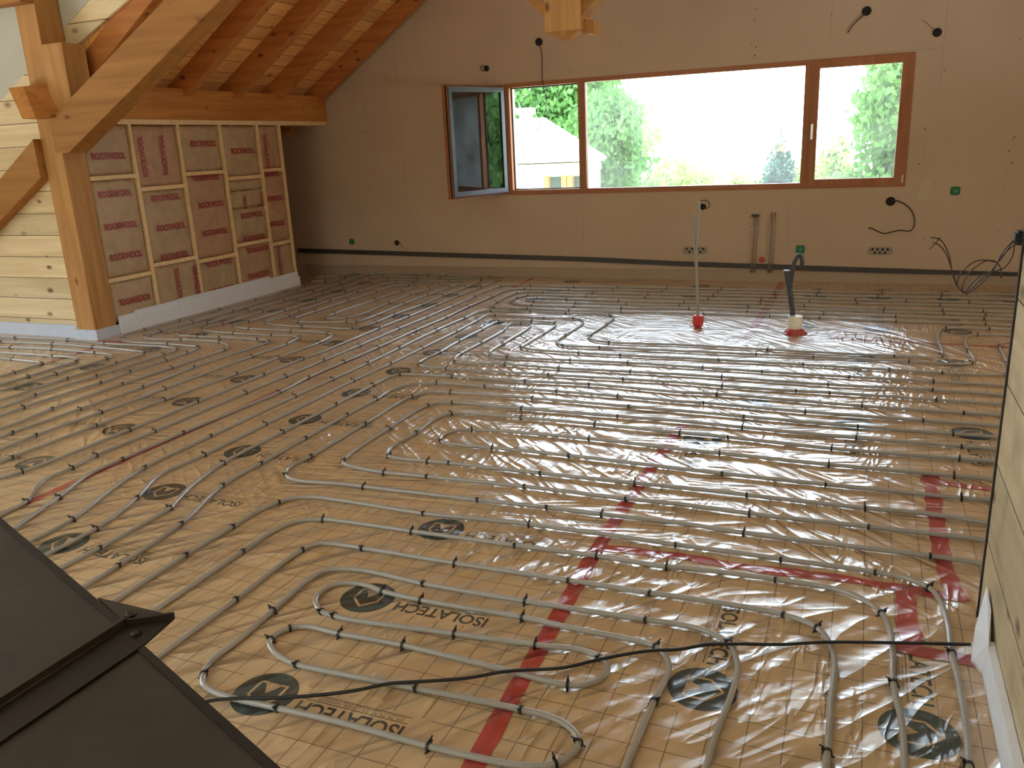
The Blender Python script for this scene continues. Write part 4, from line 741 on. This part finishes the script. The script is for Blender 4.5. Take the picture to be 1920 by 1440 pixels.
# ---------------------------------------------------------------- window
win = empty('window_1', (WX0, WY, WZ0)); win['kind'] = 'structure'
def wch(name, bm, m, par=None, label=None): return child(name, bm, m, par or win, label=label)
FY0, FY1 = WY-.012, WY+.075
wch('frame_top', box_bm(WX0, WX1, FY0, FY1, 2.288, WZ1, .003), M['frame'])
wch('frame_bottom', box_bm(WX0, WX1, FY0, FY1, WZ0, 1.083, .003), M['frame'])
wch('frame_left', box_bm(WX0, WX0+.062, FY0, FY1, 1.083, 2.288, .002), M['frame_z'])
wch('frame_right', box_bm(.335, WX1, FY0, FY1, 1.083, 2.288, .002), M['frame_z'])
wch('mullion', box_bm(-3.187, -3.098, FY0, FY1, 1.083, 2.288, .002), M['frame_z'])
wch('mullion', box_bm(-.670, -.598, FY0, FY1, 1.083, 2.288, .002), M['frame_z'])
wch('glass_pane', box_bm(-3.10, -.668, WY+.04, WY+.052, 1.08, 2.29), M['glass'], label='large fixed pane')
def ring(x0, x1, z0, z1, t, y0, y1):
    b = bmesh.new()
    box_bm(x0, x1, y0, y1, z0, z0+t, bm=b); box_bm(x0, x1, y0, y1, z1-t, z1, bm=b)
    box_bm(x0, x0+t, y0, y1, z0+t, z1-t, bm=b); box_bm(x1-t, x1, y0, y1, z0+t, z1-t, bm=b); return b
wch('window_seal', ring(-4.058, -3.19, 1.083, 2.288, .014, WY+.055, WY+.07), M['seal'])
# outer reveal lining seen through the open part
cs = wch('closed_sash', ring(-.600, .337, 1.04, 2.325, .078, WY-.024, WY+.03), M['frame_z'])
wch('glass_pane', box_bm(-.525, .262, WY+.0, WY+.012, 1.115, 2.25), M['glass'], cs)
b = box_bm(-.583, -.560, WY-.060, WY-.046, 1.535, 1.695, .005); box_bm(-.578, -.565, WY-.048, WY-.022, 1.66, 1.685, bm=b)
wch('window_handle', b, M['handle'], cs)
wch('hinge', box_bm(.337, .352, WY-.034, WY-.014, 1.06, 1.14, .003), M['handle'], cs)
# open sash, swung into the room about its left edge
osh = empty('open_sash', (0, 0, 0)); osh.parent = win; osh.location = (0, 0, 0)
ang = math.atan2(8.86-9.765, -4.50+4.125)
def sash_bm(b):  # local: x along the sash width from the hinge, y thickness, z up
    bmesh.ops.transform(b, matrix=Matrix.Translation((-4.125, 9.765, 0)) @ Matrix.Rotation(ang, 4, 'Z'), verts=b.verts[:]); return b
SW = .95
def sring(t, y0, y1, e=0): return sash_bm(ring(0+e, SW-e, 1.035+e, 2.325-e, t, y0, y1))
child('sash_frame', sring(.078, -.040, -.004), M['frame_z'], osh)
child('sash_rebate', sring(.060, -.004, .012, .014), M['seal'], osh)
child('sash_rebate', sring(.055, .012, .024, .024), M['frame_z'], osh)
child('aluminium_cover', sring(.052, .024, .040, .034), M['alu'], osh)
child('glass_pane', sash_bm(box_bm(.08, SW-.08, .006, .020, 1.11, 2.25)), M['glass_clean'], osh)

# ---------------------------------------------------------------- things on the far wall
def disc(x, z, r, d=.010, y=WY, n=20):
    return lathe_bm([(r, 0), (r, d), (r*.86, d)], n, Matrix.Translation((x, y, z)) @ Matrix.Rotation(R(90), 4, 'X'))
def recess(name, x, z, r, label, cat='cable outlet', m='hole', pts=None, rc=.005):
    e = empty(name, (x, WY, z)); tag(e, label, cat)
    child('box', disc(x, z, r), M[m], e)
    if pts: cable('cable', pts, rc, M['wire'], parent=e)
    return e
recess('cable_outlet', -3.65, 2.77, .045, 'round outlet above the open window with a long cable hanging across the opening', pts=D['cable_long'])
recess('cable_outlet', -.11, 2.76, .045, 'round outlet high on the wall with a short cable slanting down left', pts=D['cable_short'], rc=.006)
recess('cable_outlet', .55, 2.50, .042, 'round outlet near the top right corner of the window with a thin wire', pts=D['cable_thin'], rc=.002)
recess('cable_outlet', .25, .87, .047, 'round outlet below the closed sash with a long curling cable', pts=D['cable_curl'], rc=.006)
e = recess('cable_outlet', -4.34, 2.53, .035, 'small outlet with a wire ring left of the open sash top')
b = bmesh.new(); tube_bm([Vector((-4.385+.03*math.cos(a*math.pi/8), WY-.012, 2.535+.03*math.sin(a*math.pi/8))) for a in range(17)], .005, 6, b, False); child('wire_ring', b, M['wire'], e)
e = recess('cable_outlet', -5.79, .43, .035, 'small brown outlet low on the dark left part of the far wall', pts=[(-5.79, 9.76, .43), (-5.74, 9.75, .44), (-5.70, 9.75, .40), (-5.69, 9.755, .36)], rc=.003)
b = tube_bm([Vector((-3.75+.035*math.cos(a*math.pi/10), WY-.002, 2.67+.035*math.sin(a*math.pi/10))) for a in range(9, 21)], .0025, 5, None, False)
tag(link_mesh('drilled_ring', b, M['joint']), 'faint half ring cut in the plaster left of the hanging cable', 'mark')
e = recess('cable_outlet', D['cable_loop'][0][0]+.02, .845, .035, 'outlet behind the top of the pale conduit with a looped cable', pts=D['cable_loop'], rc=.005)
def green(x, z, label, s=.085):
    o = link_mesh('junction_box', box_bm(x-s/2, x+s/2, WY-.02, WY, z-s/2, z+s/2, .008), M['green']); tag(o, label, 'junction box')
    child('box_mark', box_bm(x-s*.22, x+s*.22, WY-.0225, WY-.019, z-s*.2, z+s*.2), mat('green_box_mark', (70, 140, 100)), o)
green(.85, .965, 'green square box on the far wall right of the paper scrap')
green(-.63, .362, 'green square box just behind the top of the dark hose', .09)
green(-6.5, .445, 'green square box low on the dark left end of the far wall', .075)
tag(link_mesh('wall_disc', disc(-1.04, .243, .033, .012), M['orange']), 'small orange cover between the two pairs of supply pipes', 'cover')
def socket(x0, x1, z, label):
    e = empty('socket_recess', ((x0+x1)/2, WY, z)); tag(e, label, 'socket recess')
    pts = []
    r = .043
    for a in range(-90, 91, 15): pts.append((x1-r+r*math.cos(R(a)), z+r*math.sin(R(a))))
    for a in range(90, 271, 15): pts.append((x0+r+r*math.cos(R(a)), z+r*math.sin(R(a))))
    child('cover_plate', prism_bm(pts, 1, WY-.006, WY), mat('socket_grey', (150, 136, 122)), e)
    for k in range(7):
        xx = x0+.05+(x1-x0-.1)*k/6
        child('opening', box_bm(xx-.012, xx+.010, WY-.009, WY-.005, z+(-1)**k*.018-.011, z+(-1)**k*.018+.011), M['hole'], e)
socket(-1.94, -1.65, .345, 'oval double socket recess behind the pale conduit')
socket(.06, .31, .347, 'oval double socket recess below the curling cable')
def supply(xs, ztop, brs, label):
    e = empty('supply_pipes', (sum(xs)/2, WY-.03, .1)); tag(e, label, 'supply pipes')
    for x in xs: child('pipe', tube_bm(catmull([Vector((x-.012, WY-.03, .10)), Vector((x-.006, WY-.03, .4)), Vector((x, WY-.03, ztop))], .2), .0075, 8), M['steelpipe'], e, True)
    for z in brs:
        br = child('bracket', box_bm(min(xs)-.03, max(xs)+.03, WY-.022, WY-.002, z-.006, z+.006, .002), M['steelpipe'], e)
        for x in (min(xs)-.028, sum(xs)/2, max(xs)+.028):
            child('screw', lathe_bm([(.007, 0), (.007, .004), (.003, .006)], 8, Matrix.Translation((x, WY-.022, z)) @ Matrix.Rotation(R(90), 4, 'X')), M['handle'], br)
    return e
e = supply([-1.135, -1.102], .735, [.585, .225], 'left pair of thin metal supply pipes clipped to the far wall')
child('end_cap', box_bm(-1.165, -1.085, WY-.04, WY-.015, .725, .755, .005), M['conduit'], e)
supply([-.950, -.915], .775, [.55, .215], 'right pair of thin metal supply pipes clipped to the far wall, slightly taller')
# conduit along the foot of the far wall, falling to the right
b = prism_bm([(-7.4, .297), (-3.1, .205), (-1.94, .163), (.0, .117), (1.9, .095), (1.9, .128), (0, .170), (-1.94, .217), (-3.1, .259), (-7.4, .352)], 1, WY-.035, WY)
tag(link_mesh('drain_channel', b, M['conduit']), 'long dark channel falling left to right along the foot of the far wall', 'channel')
b = prism_bm([(p[0], p[2]) for p in D['paper']], 1, WY-.004, WY-.001); tag(link_mesh('paper_scrap', b, M['paper']), 'torn paper scrap stuck to the wall below the right window corner', 'paper')

# ---------------------------------------------------------------- hoses rising from the floor
def rising(name, label, pts_list, mats, radii, base, sleeve):
    e = empty(name, (base[0], base[1], 0)); tag(e, label, 'hose')
    for p, m, r in zip(pts_list, mats, radii):
        q = list(p); q[-1] = (q[-1][0], q[-1][1], .02)
        cable('hose', q, r, M[m], parent=e, n=12)
    sleeve(e); return e
bx, by = D['hose_pale_a'][-1][0]+.005, 7.27
def sl1(e):
    child('collar', lathe_bm([(.050, 0), (.046, .03), (.047, .10), (.030, .105)], 18, Matrix.Translation((bx, by, 0))), mat('red_collar', (205, 62, 48), rough=.45), e)
    child('tape_patch', lathe_bm([(.085, .0022), (.08, .004), (.05, .02)], 14, Matrix.Translation((bx, by, 0))), M['tape'], e)
rising('electrical_conduit', 'tall pale grey twin conduit rising from a red collar in the floor', [D['hose_pale_a'], D['hose_pale_b']], ['hose_l', 'hose_l'], [.009, .012], (bx, by), sl1)
hx = D['hose_dark_a'][-1][0]+.015
def sl2(e):
    child('sleeve', lathe_bm([(.052, 0), (.050, .05), (.058, .07), (.058, .15), (.030, .155)], 20, Matrix.Translation((hx, 7.14, 0))), M['beige'], e)
    child('tape_patch', lathe_bm([(.105, .0022), (.09, .012), (.058, .045)], 14, Matrix.Translation((hx, 7.14, 0))), M['tape'], e)
e = rising('water_hose', 'thick dark hose forking at its top, rising from a pale sleeve in the floor', [D['hose_dark_a'], D['hose_dark_b']], ['hose', 'hose'], [.021, .017], (hx, 7.14), sl2)
p = Vector(D['hose_dark_a'][0])
child('cut_end', lathe_bm([(.024, -.003), (.026, .004), (.018, .006)], 14, Matrix.Translation(p)), M['hose_l'], e)

# ---------------------------------------------------------------- cables dangling at the end of the right wall
e = empty('cable_bundle', (.55, 2.95, 1.33)); tag(e, 'bundle of brown cables hanging from a black box at the end of the plank wall', 'cable')
c0, c1 = D['coil_box']
child('outlet_box', box_bm(c0[0]-.003, c1[0]+.02, 2.92, 2.98, c1[2]-.01, c0[2], .006), M['black'], e)
for s in D['coil']: cable('wire', s, .0022, M['wire'], parent=e, n=6, step=.02)

# ---------------------------------------------------------------- dark steel in the lower left corner
def plate(name, pts, z0, z1, label, cat, m='steel'):
    b = prism_bm(pts, 2, z0, z1); bmesh.ops.bevel(b, geom=b.edges[:], offset=.002, segments=1, affect='EDGES')
    o = link_mesh(name, b, M[m]); tag(o, label, cat); return o
# the sloping top edges of both plates lie on one line
p1 = plate('steel_plate', [(-1.90, 1.155), (-1.066, .838), (-1.078, .10), (-2.3, .10)], .885, .900, 'upper dark steel plate at the left edge of the picture', 'plate')
child('edge_lip', prism_bm([(-1.90, 1.158), (-1.066, .841), (-1.071, .830), (-1.905, 1.147)], 2, .875, .904), M['steel_d'], p1)
p2 = plate('steel_plate', [(-.998, .809), (-.50, .612), (-.50, .05), (-1.05, .05), (-1.03, .80)], .880, .892, 'lower dark steel plate in the bottom left corner', 'plate')
child('edge_lip', prism_bm([(-.998, .812), (-.498, .615), (-.503, .604), (-1.003, .801)], 2, .87, .896), M['steel_d'], p2)
e = empty('steel_angle', (-1.03, .82, .9)); tag(e, 'dark steel angle bar between the two plates, its pointed end over the pipes', 'steel bar')
child('flange', prism_bm([(-1.008, .886), (-.996, .809), (-1.004, .577), (-1.014, .06), (-1.076, .06), (-1.072, .62), (-1.066, .843)], 2, .893, .897), M['steel_d'], e)
child('web', prism_bm([(-1.066, .845), (-1.072, .62), (-1.080, .06), (-1.088, .06), (-1.080, .62), (-1.075, .848)], 2, .885, .910), M['steel'], e)
child('gusset', prism_bm([(-1.180, .889), (-1.008, .886), (-1.067, .843)], 2, .897, .902), M['steel'], e)
child('gusset_lip', prism_bm([(-1.067, .847), (-1.006, .888), (-1.003, .884), (-1.064, .842)], 2, .897, .908), M['steel_d'], e)
for x, y in ((-1.075, .862), (-1.030, .828)):
    child('bolt_head', lathe_bm([(.009, 0), (.009, .004), (.0065, .006)], 6, Matrix.Translation((x, y, .902 if y > .85 else .897))), M['steel_d'], e)

# ---------------------------------------------------------------- outside
struct('rear_sky_blocker', prism_bm([(-60, -3.6), (60, -3.6), (60, 7), (-60, 8)], 1, -22, -14), M['sky_blocker'])  # unseen mass added to keep bright sky out of the pane reflections
struct('ground', box_bm(-120, 120, 10.2, 160, -3.7, -3.5), M['grass'])
def foliage(blobs, n, size, seed):
    rnd = random.Random(seed); b = bmesh.new(); tot = sum(r**2 for *_, r in blobs)
    for (x, y, z, r) in blobs:
        for k in range(int(n*r*r/tot)):
            d = Vector((rnd.gauss(0, 1), rnd.gauss(0, 1), rnd.gauss(0, 1))).normalized()
            p = Vector((x, y, z))+d*r*(rnd.uniform(.55, 1.08))
            q = Euler((rnd.uniform(0, 6.3), rnd.uniform(0, 6.3), rnd.uniform(0, 6.3))).to_matrix()
            s = size*rnd.uniform(.6, 1.3)
            vs = [b.verts.new(p+q @ Vector(c)*s) for c in ((-.5, 0, 0), (0, -.32, .05), (.6, 0, 0), (0, .32, .05))]
            b.faces.new(vs)
    return b
def blobs_round(seed, w, h, n=30):
    rnd = random.Random(seed); out = []
    for k in range(n):
        a = rnd.uniform(0, 6.28); zz = rnd.uniform(.18, 1); rr = math.sin(math.pi*min(1, .18+zz*.82))**.5
        out.append((math.cos(a)*w*.5*rr*rnd.uniform(.3, .8), math.sin(a)*w*.5*rr*rnd.uniform(.3, .8), h*(.12+.76*zz), w*rnd.uniform(.14, .24)))
    return out
def tree(x, y, z0, w, h, label, seed, leaf='leaf', n=9000, size=.22, kind='tree', group=None):
    e = empty(kind, (x, y, z0)); tag(e, label, 'tree' if 'bush' not in kind else 'bush', group)
    b = foliage(blobs_round(seed, w, h), n, size, seed)
    o = link_mesh('foliage', b, M[leaf], e)
    t = tube_bm([Vector((0, 0, -.1)), Vector((.05, 0, h*.4)), Vector((0, .05, h*.8))], lambda u: w*.03*(1-.7*u), 8); link_mesh('trunk', t, M['bark'], e, True)
    return e
def conifer(x, y, z0, w, h, label, seed):
    rnd = random.Random(seed); e = empty('conifer', (x, y, z0)); tag(e, label, 'tree')
    bl = []
    for k in range(34):
        u = k/33; bl += [(rnd.uniform(-.5, .5)*w*(1-u)*.7, rnd.uniform(-.5, .5)*w*(1-u)*.7, h*(.1+.88*u), w*(.30*(1-u)+.012)) for _ in range(3)]
    link_mesh('foliage', foliage(bl, 26000, .12, seed), M['leaf_d'], e)
    link_mesh('trunk', tube_bm([Vector((0, 0, -.1)), Vector((0, 0, h*.9))], .12, 8), M['bark'], e, True)
tree(-12.4, 34, -3.5, 9.5, 8.6, 'large fresh green tree behind the pale roof of the neighbouring house', 1, n=16000, size=.30)
tree(-17.5, 31, -3.5, 8, 8.2, 'green tree at the left behind the roof, beyond the first one', 12, n=9000, size=.30)
tree(-8.6, 29, -3.5, 4.6, 6.9, 'rounded green tree standing right of the neighbouring house', 2, n=12000, size=.2)
conifer(-2.36, 26, -3.5, 3.4, 5.3, 'dark conifer seen in the large pane near the right mullion', 3)
tree(1.1, 19, -3.5, 4.2, 7.4, 'tall leafy tree at the right edge of the right pane', 4, n=26000, size=.15)
tree(.5, 19.6, -3.5, 2.2, 4.9, 'lower leafy tree in front of the tall one in the right pane', 5, n=12000, size=.15)
tree(-.9, 28, -3.5, 1.7, 5.4, 'slender pale tree in the left half of the right pane', 6, 'leaf_y', n=5000, size=.15)
tree(9.5, 13.6, -3.5, 6, 8.5, 'bushy tree beside the building, seen reflected in the open sash', 7, n=14000, size=.22)
tree(15, 16.5, -3.5, 8, 10, 'bigger tree farther along, reflected in the open sash', 8, n=12000, size=.28)
tree(-1.9, 33, -3.5, 2.6, 4.6, 'pale bush just right of the conifer', 9, 'leaf_y', n=4000, size=.2, kind='bush')
tree(-7.4, 40, -3.5, 4.2, 4.0, 'pale bush right of the rounded tree', 10, 'leaf_y', n=4000, size=.25, kind='bush')
tree(-9.3, 44, -3.5, 4.5, 3.9, 'pale bush peeping out behind the rounded tree', 11, 'leaf_y', n=4000, size=.25, kind='bush')
tree(-5.3, 42, -3.5, 3.4, 3.5, 'low pale bush in front of the small distant house', 13, 'leaf_y', n=3000, size=.25, kind='bush')
# neighbouring house with hipped pale roof
hs = empty('house', (-9, 20.6, -3.5)); tag(hs, 'white neighbouring house with a hipped pale roof and a chimney', 'house')
child('walls', prism_bm([(-14.2, 20.6), (-6.25, 20.6), (-7.25, 24.2), (-15.2, 24.2)], 2, -3.5, 1.08), M['house_w'], hs)
b = bmesh.new()
v = [b.verts.new(p) for p in ((-14.6, 20, 1.17), (-5.88, 20, 1.17), (-7.15, 24.6, 1.17), (-15.9, 24.6, 1.17), (-12.8, 22.3, 2.32), (-8.25, 22.3, 2.32))]
for f in ((0, 1, 5, 4), (1, 2, 5), (2, 3, 4, 5), (3, 0, 4), (3, 2, 1, 0)): b.faces.new([v[i] for i in f])
bmesh.ops.recalc_face_normals(b, faces=b.faces[:]); rf = child('roof', b, M['house_r'], hs)
ch = child('chimney', box_bm(-8.86, -8.58, 22.0, 22.3, 1.9, 2.46), M['house_w'], hs)
child('chimney_cap', box_bm(-8.92, -8.52, 21.94, 22.36, 2.42, 2.58), M['house_w'], ch)
child('eave_board', box_bm(-14.5, -6.0, 20.05, 20.12, .98, 1.14), M['trim_y'], hs)
for x0, x1 in ((-7.50, -7.20), (-6.86, -6.66)):
    w_ = child('window', box_bm(x0, x1, 20.56, 20.62, .15, .80), M['glass_dark'], hs)
    child('shutter', box_bm(x0-.16, x0-.02, 20.50, 20.58, .12, .82), M['shutter'], w_)
    child('shutter', box_bm(x1+.02, x1+.16, 20.50, 20.58, .12, .82), M['shutter'], w_)
h2 = empty('small_house', (-5.1, 46, -3.5)); tag(h2, 'small distant house with a gable roof left of the conifer', 'house')
child('walls', box_bm(-5.9, -4.3, 46, 49, -3.5, .05), M['house_w'], h2)
child('roof', prism_bm([(-6.1, 0), (-5.0, .68), (-4.0, 0)], 1, 45.8, 49.2), M['house_r'], h2)
child('window', box_bm(-5.45, -5.1, 45.95, 46.02, -.85, -.45), M['shutter'], h2)
